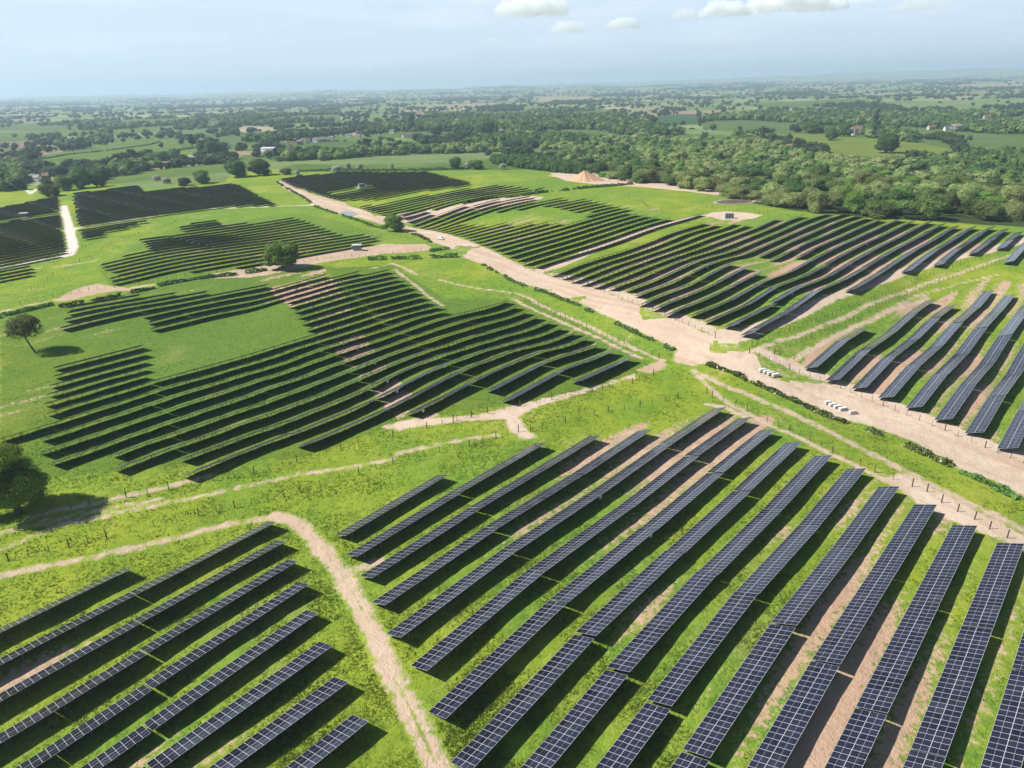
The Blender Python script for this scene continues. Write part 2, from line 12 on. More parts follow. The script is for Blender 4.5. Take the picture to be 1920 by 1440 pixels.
FIELDS=[((0.16,0.22,0.075),[(-318.1,923.0),(-287.6,979.2),(-264.4,1056.9),(-228.6,1190.0),(-167.4,1242.0),(-44.4,1274.2),(46.4,1272.1),(33.4,1143.0),(-32.9,923.6),(-96.2,894.1),(-157.7,878.0),(-199.5,896.3),(-263.9,943.8),(-270.3,874.0)]),((0.09,0.15,0.03),[(-266.0,859.6),(-261.1,933.5),(-197.9,889.1),(-116.9,855.8),(-56.7,878.4),(32.0,1094.5),(6.8,904.8),(29.2,807.8),(-51.9,798.2),(-144.9,803.4),(-231.9,824.9)]),((0.115,0.175,0.035),[(-506.8,908.0),(-468.1,929.7),(-423.6,984.1),(-386.2,1017.1),(-318.1,923.0),(-312.5,833.6),(-362.8,824.2),(-381.3,751.9),(-415.1,764.3)]),((0.16,0.22,0.075),[(-408.2,761.7),(-362.8,824.2),(-313.3,853.0),(-284.1,739.6),(-325.7,723.8),(-358.7,715.8)]),((0.115,0.175,0.035),[(-715.1,1101.2),(-772.7,1218.6),(-790.0,1356.7),(-839.3,1723.1),(-776.9,1776.8),(-558.5,1434.1),(-486.5,1200.0),(-553.2,1176.9),(-591.3,1103.0),(-598.6,1017.7),(-649.9,1017.9)]),((0.15,0.2,0.035),[(-598.6,1017.7),(-591.3,1103.0),(-553.2,1176.9),(-486.5,1200.0),(-478.4,1157.5),(-552.1,1087.4),(-564.9,1009.3)]),((0.09,0.15,0.03),[(-649.9,1017.9),(-598.6,1017.7),(-546.8,975.7),(-561.0,916.2),(-592.2,924.1)]),((0.25,0.16,0.12),[(-1222.0,1748.3),(-1169.3,1822.0),(-1122.4,1885.0),(-1072.8,1799.6),(-962.9,1510.0),(-1050.5,1497.1)]),((0.3,0.25,0.15),[(-1757.8,2533.0),(-1522.2,2572.1),(-1354.2,2284.8),(-1484.3,2134.4)]),((0.115,0.175,0.035),[(-1484.3,2134.4),(-1343.5,2280.1),(-1282.9,2442.1),(-1080.4,2491.0),(-914.3,2099.5),(-1032.3,1982.5),(-1139.7,1926.7),(-1287.6,1844.9)]),((0.16,0.22,0.075),[(-621.7,2060.5),(-450.1,2074.2),(-396.1,2098.7),(-347.3,1834.1),(-436.5,1773.4),(-511.2,1771.3)]),((0.3,0.25,0.15),[(-506.1,1144.8),(-406.1,1216.1),(-359.8,1175.6),(-370.8,1105.0),(-399.4,1074.1)]),((0.115,0.175,0.035),[(-460.5,1054.6),(-410.7,1106.0),(-328.2,1182.8),(-289.2,1160.1),(-294.7,1057.0),(-341.3,971.3)]),((0.16,0.22,0.075),[(-167.0,1848.7),(-67.8,2012.5),(84.6,1929.3),(124.8,1729.9),(-56.6,1661.0),(-152.2,1677.6)]),((0.25,0.16,0.12),[(-185.3,1461.8),(-99.7,1593.2),(-41.7,1532.7),(-101.4,1448.0),(-157.7,1398.7)]),((0.115,0.175,0.035),[(-261.1,1367.3),(-164.2,1458.3),(-145.5,1284.9),(-203.6,1247.3),(-241.7,1261.8)]),((0.15,0.2,0.035),[(437.8,1302.1),(500.4,1461.2),(560.9,1513.4),(630.1,1552.0),(651.1,1403.9),(644.7,1269.9),(697.9,1188.6),(659.4,1079.7),(566.0,932.0),(511.0,942.9),(448.0,954.4),(438.8,1024.0),(454.1,1172.7)]),((0.05,0.11,0.035),[(423.5,2265.9),(553.9,2520.0),(626.7,2457.2),(474.1,1826.9),(386.2,1749.6),(370.9,1895.1)]),((0.09,0.15,0.03),[(1072.8,3538.4),(1394.9,3603.8),(1704.9,3732.4),(1590.2,3275.8),(1198.6,2787.6),(929.0,2630.9)]),((0.16,0.22,0.075),[(1383.8,2805.7),(1762.9,3131.7),(2193.2,3216.0),(1660.2,2425.4),(1414.1,2355.6),(1241.1,2341.9)]),((0.3,0.25,0.15),[(250.0,6725.2),(551.5,6984.3),(764.1,5669.3),(457.1,4917.1),(222.3,5041.1)]),((0.3,0.25,0.15),[(-589.4,4774.2),(-157.9,4827.0),(41.5,4540.3),(-125.6,3818.2),(-471.2,4295.2)]),((0.3,0.25,0.15),[(3967.4,6760.6),(4720.4,7433.1),(4583.9,6767.6),(4047.7,5967.2),(3620.4,5881.4)]),((0.075,0.15,0.026,0.55),[(-214.9,289.5),(-195.4,298.7),(-167.2,333.6),(-125.6,363.8),(-60.4,371.4),(-30.0,308.0),(10.4,304.5),(46.5,221.4),(22.3,195.3),(-30.4,181.4),(-55.4,161.8),(-126.9,153.8)]),((0.095,0.175,0.03,0.4),[(-218.5,373.1),(-224.7,487.1),(-156.6,542.0),(-80.9,465.3),(-78.1,408.7),(-146.8,347.1),(-188.5,330.3)])]
FENCES=[('post and wire fence along the far side of the sandy haul road,nearest run',3.6,[(128.0,152.8),(127.5,155.1),(122.9,163.3),(118.1,173.3),(108.6,188.7),(100.0,204.9),(90.0,213.5),(79.4,221.9)]),('post and wire fence between haul road and the block below the grey cabin',3.6,[(71.3,234.2),(56.0,268.1),(35.6,313.5),(17.6,342.1)]),('post and wire fence between haul road and the hollow ring of tables',3.6,[(12.1,349.2),(8.2,355.5),(-18.7,411.6),(-52.0,478.4),(-73.1,498.2)]),('post and wire fence on the cabin side of the double farm lane',3.4,[(81.5,226.0),(99.5,240.5),(124.1,261.9),(151.7,284.9),(185.6,314.8),(215.9,333.9),(270.4,367.5)]),('post and wire fence on the concrete stack side of the double farm lane',3.4,[(87.9,222.1),(106.2,237.5),(132.4,261.4),(171.9,297.1),(194.7,313.4),(226.7,330.6),(256.7,347.2)]),('post and wire fence below the hedge bank,beside the front right tables',4.0,[(59.6,193.7),(67.3,184.8),(74.3,170.8),(80.0,157.3),(86.4,148.2),(91.9,141.5),(94.0,139.1),(94.5,134.2),(95.8,130.4),(97.6,127.3),(98.5,123.7),(100.1,120.5),(101.9,115.5)]),('post and wire fence across the grass above the front right tables',4.2,[(58.7,196.4),(49.2,193.2),(36.9,186.9),(27.2,183.6),(14.5,176.8),(4.7,172.0)]),('post and wire fence on the farm track side of the grass lane',4.2,[(1.4,171.8),(-4.6,168.5),(-11.5,164.5),(-30.4,157.5),(-38.2,153.1),(-50.9,146.1),(-64.3,139.9),(-71.4,137.2),(-88.1,129.2),(-94.6,126.3),(-104.8,122.2),(-108.7,120.4)]),('post and wire fence along the bare soil below the middle block',4.2,[(45.4,210.9),(37.4,204.0),(24.2,197.3),(11.7,192.0),(2.2,187.9),(-7.1,184.0),(-16.7,179.8)]),('post and wire fence through the grass below the middle block',4.2,[(-11.6,182.0),(-23.8,176.4),(-32.5,172.0),(-45.3,165.9),(-55.3,159.9),(-64.4,154.6),(-73.3,151.2),(-82.7,147.9),(-91.2,144.5),(-102.2,140.8)]),('post and wire fence beside the thin footpath right of the middle block',3.6,[(49.8,224.3),(40.4,239.5),(29.3,260.6),(22.2,275.3),(12.3,294.7),(1.0,312.0)]),('post and wire fence by the gravel patch and field hedge',4.0,[(-214.4,303.0),(-207.5,315.3),(-197.3,326.4),(-187.2,330.2),(-177.8,335.7),(-160.9,348.1),(-148.6,356.5),(-139.0,360.5)]),('post and wire fence along the bare substation yard',4.0,[(-127.9,371.4),(-116.7,376.7),(-104.4,384.3),(-87.0,392.0),(-64.9,396.5),(-49.7,403.0)]),('post and wire fence on the slope beside the white stone track',4.0,[(-248.8,345.1),(-242.5,359.2),(-245.8,381.9),(-251.3,420.3),(-251.9,432.0),(-255.0,475.4),(-253.6,521.2)]),('post and wire fence on the slope above the hollow block of dark rows',4.0,[(-225.9,329.4),(-231.6,356.5),(-233.1,384.2),(-235.5,411.3),(-238.9,428.9),(-236.5,458.9),(-232.2,487.8),(-232.9,506.3)]),('post and wire fence round the far side of the green hollow field',3.6,[(93.5,556.7),(100.7,544.5),(99.6,512.5),(105.8,496.3),(123.0,507.1),(140.6,510.0)]),('post and wire fence between grey cabin and green crop',3.6,[(143.7,507.3),(151.0,501.4),(167.3,478.9),(187.3,488.1),(229.4,516.8)]),('post and wire fence along the wood edge behind the tables',4.0,[(231.3,514.2),(241.1,502.2),(269.6,485.0),(304.0,471.4),(329.9,453.4)]),('post and wire fence across the top grass,beside the spoil heap field',4.5,[(-109.2,795.9),(-35.9,703.4),(-0.3,656.3),(31.7,628.7),(48.6,610.2)]),('post and wire fence beside the round green thorn tree',4.0,[(-107.9,462.1),(-95.3,488.4),(-83.2,480.2),(-65.0,450.4),(-48.5,421.5)])]
HEDGES=[('ragged hedge with pale blossom and stone along the haul road bank,longest run',0.9,2.2,[(-13.7,364.3),(0.5,334.9),(15.5,312.6),(28.9,288.2),(39.1,265.0),(47.1,245.7),(55.6,229.0)]),('ragged hedge with white blossom on the bank facing the concrete stacks',0.9,2.4,[(63.9,216.6),(71.3,209.0),(78.3,199.3),(83.8,191.8),(88.7,182.6),(94.1,176.0),(99.5,168.9),(103.6,160.7),(107.6,152.2)]),('dark hedge at the bend of the haul road,nearest the camera',1.0,2.6,[(107.6,148.9),(109.9,146.3),(112.0,141.7),(114.3,133.4)]),('trimmed dark hedge above the grassy triangle by the haul road',1.9,2.0,[(-76.6,383.5),(-62.3,384.4),(-44.6,382.9),(-27.8,382.7)]),('short thick hedge at the mouth of the substation yard',1.6,2.6,[(-44.4,399.0),(-38.9,401.7),(-33.5,401.7)]),('hedge on the corner where the haul road meets the substation yard',1.5,1.8,[(-68.4,475.4),(-57.0,454.1),(-46.4,426.0)]),('low broken hedge along the path below the gravel patch',1.3,2.0,[(-193.7,296.7),(-188.3,302.6),(-181.7,309.8),(-174.3,321.7),(-167.5,328.5)]),('low broken hedge between the lone oak and gravel patch',1.6,2.4,[(-167.8,331.9),(-161.3,337.7),(-149.0,346.1),(-137.8,351.6),(-125.0,361.8)]),('hedge stub running off past the thin tree',1.5,2.5,[(-213.4,280.5),(-211.6,284.5),(-208.4,289.9),(-202.5,297.0),(-199.6,301.9)]),('dark hedge curving along the lane behind the ring of tables',1.8,2.5,[(-33.4,543.3),(-20.9,555.4),(-8.0,567.4)]),('short dark hedge between two lane gaps',1.8,2.5,[(-1.8,567.4),(3.7,570.4),(8.4,576.8)]),('long dark hedge leading to the spoil heap yard',1.9,2.8,[(11.0,580.2),(25.8,597.8),(48.9,613.4),(73.3,631.1),(93.5,643.3),(116.5,662.4)]),('low hedge beside the junction of white tracks',1.4,2.0,[(-226.4,725.4),(-197.0,666.6),(-173.4,622.2),(-159.9,591.9)]),('hedge on the bank above the puddle road',1.3,1.8,[(-151.9,571.9),(-132.9,543.3),(-110.0,509.0),(-91.8,489.1),(-78.1,481.3)]),('dark field hedge across the slope,upper of two',2.0,3.0,[(-727.9,1161.9),(-728.1,1247.8),(-698.0,1310.1),(-703.4,1482.3),(-737.0,1603.8)]),('dark field hedge across the slope,lower of two',2.0,3.0,[(-607.7,1033.7),(-598.9,1117.8),(-553.2,1176.9),(-527.9,1282.7)]),('short dark hedge beside the small white roadside house',2.2,3.0,[(-478.4,1107.1),(-473.0,1143.8),(-466.6,1181.3)]),('low dark hedge under the pale crop field',2.2,3.0,[(-231.9,824.9),(-196.6,826.8),(-145.9,809.1),(-92.8,804.1),(-47.0,815.7)]),('green bank hedge along the wood edge',1.6,3.0,[(234.2,520.7),(256.2,502.3),(284.4,485.3),(314.1,474.6),(336.7,458.2)])]
TREES=[('big dark leafy oak cut by the frame edge,nearest tree','oak_near',-113.2,139.2,17.3,15.3),('thin tree with bare leaning trunk standing in open grass','thin',-172.8,244.7,14.4,12.0),('lone round oak beside the substation yard','oak',-117.8,366.5,13.4,17.3),('bright green rounded thorn tree beside the haul road bend','bright',-76.1,480.0,11.3,13.6),('dark rounded tree,broader of the hilltop pair','dark',-286.2,785.9,17.4,25.0),('dark rounded tree,smaller of the hilltop pair','dark',-267.0,796.9,17.6,23.0),('tall very dark tree in the clump above the farthest tables','dark',-421.0,729.7,20.4,22.2),('very dark tree on the down slope side of the tall clump','dark',-411.8,739.4,14.5,16.1),('mid green tree in front of the tall dark clump','wood',-431.2,716.8,13.6,19.8),('rounded bush at the end of the dark clump','wood',-421.6,674.2,11.0,16.7),('small dark round tree touching the top of the far table block','dark',-315.3,721.6,8.1,12.6),('grey green tree on the far table block edge','wood',-303.9,735.2,12.8,16.0),('dark tree at the head of the top grass','dark',-55.9,816.9,13.5,13.0),('broad dark tree beside the white blossoming bush','dark',-33.5,815.0,10.1,17.6),('white blossoming bush between two dark trees','blossom',-42.9,815.4,7.3,7.6),('white blossoming bush alone on the top grass','blossom',-4.1,807.4,6.7,8.7),('small white blossoming bush before the wood','blossom',34.5,822.3,8.0,6.5),('pinkish blossoming bush by the pale grass field','blossom',-368.0,776.7,6.0,9.0),('lower pinkish blossoming bush of the slope pair','blossom',-344.5,745.1,6.3,8.6),('wide pale blossoming bush behind the cabin block','blossom',-185.3,807.8,7.3,12.8),('narrow pale blossoming bush behind the cabin block','blossom',-177.1,827.5,8.6,6.6),('pale blossoming bush,last behind the cabin block','blossom',-163.4,824.4,8.0,8.3),('small pale blossoming bush beside a dark shrub','blossom',-224.1,791.3,5.0,6.3),('tiny blossoming bush below the pale crop','blossom',-127.3,821.7,6.8,4.7),('white blossoming bush at the wood foot','blossom',199.9,580.6,4.2,6.0),('second white blossoming bush at the wood foot','blossom',210.7,582.2,4.2,6.0),('pale blossoming bush beside the wood corner','blossom',212.8,549.5,3.2,6.5),('white bush behind the spoil heap','blossom',77.9,810.7,4.5,5.3),('white bush right behind the spoil heap tip','blossom',97.1,813.8,5.1,5.9),('dark shrub behind the white junction track','wood',-238.6,800.1,6.7,13.9),('dark copse tree in the valley,tallest','dark',-512.3,1096.0,12.7,29.8),('round valley tree beside the copse','dark',-491.3,1103.8,13.5,18.9),('valley hedgerow tree below the slope field','wood',-507.5,1018.4,10.5,21.9),('pale valley tree beside the slope field','wood',-514.5,998.6,10.3,18.6),('small tree at the valley hedge end','wood',-615.5,981.4,12.2,12.0),('bushy valley tree near the farmhouse','wood',-555.4,914.7,12.7,15.8),('dark tree over the roadside house','dark',-458.6,1166.5,18.9,21.6),('broad dark tree beside the roadside house','dark',-447.7,1177.8,16.7,23.5),('gaunt pine on the slope brow','pine',-555.5,1329.9,20.6,15.1),('gaunt bare pine on the slope brow','thin',-559.8,1302.0,14.9,11.1),('lone bright parkland tree before the manor wood','bright',582.3,1431.8,20.1,36.7),('large dark parkland tree standing on the lawn','dark',525.5,1026.4,27.2,28.1),('small dark conical tree on the lawn edge','pine',486.1,1282.2,10.4,12.8),('round tree on the upper lawn edge','dark',541.5,1244.4,19.3,21.3),('tall dark conifer behind the red manor','pine',716.5,1456.6,39.6,16.6),('dark tree beside the red manor front','dark',597.4,1323.0,24.8,24.5),('leafy tree right of the red manor','dark',634.7,1306.1,22.8,27.9),('pale blossoming tree by the parkland cottages','blossom',830.9,1382.9,14.8,19.7),('tall dark tree on the valley floor','dark',-37.9,1463.1,33.2,35.3),('round dark tree before the dark plantation','dark',31.4,1650.3,19.8,28.0),('pair tree in the pale valley field','wood',-151.3,1695.4,18.0,16.8),('dark tree over the valley barns','dark',-230.9,1836.9,34.0,18.2),('low tree in the pale valley field','wood',-152.0,1609.6,16.1,31.9)]
WOODS=[('light',15,[(87,754),(113,679),(159,625),(177,536),(197,486),(226,471),(271,456),(327,434),(524,710),(571,886),(545,932),(496,915),(429,913),(410,964),(417,1118),(409,1217),(320,1277),(247,1378),(144,1334),(73,1262),(40,1110),(72,912)]),('young',5.5,[(-21,945),(35,974),(70,886),(85,736),(60,760),(18,815),(-15,878)]),('dark',11,[(-320,1760),(-268,3003),(119,3217),(390,3218),(340,1840),(317,1534),(463,1383),(397,1181),(241,1347),(138,1279),(45,1234),(11,1308),(-43,1248),(-93,1488),(-160,1422)]),('dark',11,[(559,2146),(957,2465),(1228,2320),(1399,2040),(1434,2008),(605,828),(552,849),(636,1077),(620,1240),(603,1436),(493,1442),(423,1618)]),('dark',13,[(-641,1465),(-692,1860),(-597,1981),(-581,2130),(-442,1610),(-434,1307),(-450,1199),(-540,1271)]),('light',11,[(-265,1062),(-228,1193),(-131,1232),(1,1246),(-8,1182),(-119,1123),(-201,1087),(-242,970)]),('light',11,[(-523,947),(-519,1023),(-492,1060),(-465,1001),(-443,868),(-465,851)]),('light',10,[(-746,1100),(-718,1107),(-531,828),(-492,731),(-529,724),(-803,1115)]),('dark',12,[(-411,1135),(-356,1166),(-320,1295),(-300,1371),(-231,1308),(-221,1199),(-244,1040),(-289,989),(-347,1082)]),('dark',15,[(-2069,3055),(-1754,3027),(-1406,3257),(-1030,2376),(-1141,2171),(-1540,2266)]),('dark',12,[(-882,1603),(-1109,2067),(-1142,2197),(-908,1732),(-828,1542)]),('dark',14,[(-971,1639),(-942,1628),(-944,1706),(-864,1558),(-869,1490),(-893,1500)]),('dark',14,[(-1123,2595),(-1074,3594),(-805,3747),(-523,2423),(-692,2303),(-904,2079)]),('dark',14,[(-1164,1702),(-1337,1961),(-1212,1937),(-1114,1798)])]
BUILDINGS=[('red brick manor house with pale stone bays before the wood','manor',633.0,1357.4,19.3,14,11,0.2),('white long low shed beside the village trees','shed',-374.7,1183.5,21.9,14,5,-0.2),('small white roadside house beside two dark trees','house',-455.4,1233.1,5.3,7,6,0.3),('white walled house on the valley lane','house',-463.9,1174.1,7.5,6,4.5,0.1),('low white van shed on the valley lane','shed',-463.6,1103.7,7.1,5,3,0.2),('red brick village house nearest the shed','house',-359.9,1312.8,9.3,7,5.0,0.0),('white village house among dark trees','house',-355.1,1348.4,7.7,7,5.0,0.2727892280477045),('white gabled village house','house',-352.4,1391.5,8.9,7,5.0,-0.22704074859237844),('grey roofed village house','house',-343.7,1412.8,10.0,7,5.0,-0.08382464945967776),('village house beside the white shed','house',-356.5,1240.0,7.9,7,5.0,0.2968074739870145),('village house with long dark roof','house',-342.6,1478.8,9.4,7,5.0,-0.16320633326681092),('white farmhouse by the valley field','house',-253.8,1682.7,10.7,7,5.0,-0.16097187540013047),('row of pale barns by the brown field','house',-202.1,1528.8,15.2,7,5.0,0.29718220670846107),('pale cottage in the valley trees','house',-326.1,1568.3,11.1,7,5.0,-0.08637099499951958),('cottage end of the valley hamlet','house',-302.2,1541.8,9.8,7,5.0,-0.22529617403150282),('grey roofed parkland cottage','house',835.1,1473.8,14.7,7,5.0,0.27388357521828827),('cream parkland cottage under trees','house',838.1,1424.5,10.1,7,5.0,-0.002655392787121163),('distant red farm with low roofs','house',1798.7,5955.6,49.8,7,5.0,-0.27167350860198713),('distant white farm sheds','house',1864.3,5747.1,56.1,7,5.0,0.2287675351438808),('distant pale house in the trees','house',2542.4,5258.1,29.3,7,5.0,0.0812717364923607),('pink walled cottage before the plantation','house',-9.4,1613.7,9.1,7,5.0,-0.29640948722785854),('distant orange brick house','house',1771.7,8537.5,59.3,7,5.0,0.16542800437250718),('grey slated farmhouse in the valley','house',-549.9,855.7,6.2,7,5.0,0.15872480583600715),('white farmhouse beside the slated one','house',-529.1,834.0,5.4,7,5.0,-0.29753365603293475),('pink walled outbuilding by the farm bend','house',-536.6,862.4,5.0,7,5.0,0.0889105736128156),('distant pale house left of the dark wood','house',-1024.8,2668.6,22.5,7,5.0,0.22353394814380464),('distant pale farm shed','house',2864.1,5488.8,34.4,7,5.0,-0.2749564643746901),('tan roofed house in the upper wood','house',1226.0,1920.5,16.3,7,5.0,0.005310577531624073),('long low warehouse with pale roof,far away','warehouse',-2608.9,4051.1,130.1,50,9,0.1),('long low warehouse with red front,far away','warehouse',-2274.3,3744.4,125.6,40,9,0.1)]
CABINS=[('grey louvred substation cabin on a concrete plinth',143.5,465.6,5.2,3.2),('dark substation cabin with pale overhanging roof',-87.5,409.6,4.6,3.3),('grey cabin on bare soil among the farthest rows',-134.4,677.5,5.4,3.0),('pale roofed cabin between the dense far rows',-371.3,557.0,5.3,3.0)]
PUDDLE=[[(-126.2,542.1),(-122.3,546.5),(-114.5,539.6),(-109.0,527.6),(-111.6,521.0),(-119.1,525.6)],[(157.3,538.7),(165.5,547.8),(175.4,549.5),(181.9,544.6),(176.9,535.1),(165.3,529.5),(158.0,531.3)]]
POND=[(165.2,538.5),(169.3,541.5),(171.6,538.4),(167.8,533.9)]
HEAP=[73.1,690.7]
VAN=[-41.1,434.8]
STACKS=[(80.2,210.7),(81.3,209.8),(82.3,208.9),(83.6,208.0),(93.0,190.5),(93.8,189.0),(94.7,187.6),(95.6,186.1),(97.4,183.8)]
INV=[(27,147),(26,143),(25,140),(24,140),(22,135),(20,127),(19,124),(17,120),(35,173),(31,160),(27,147),(9,115),(7,109),(24,330),(23,377),(21,319),(18,306),(15,298),(19,432),(17,427),(16,421),(14,411),(13,406),(15,298),(12,284)]
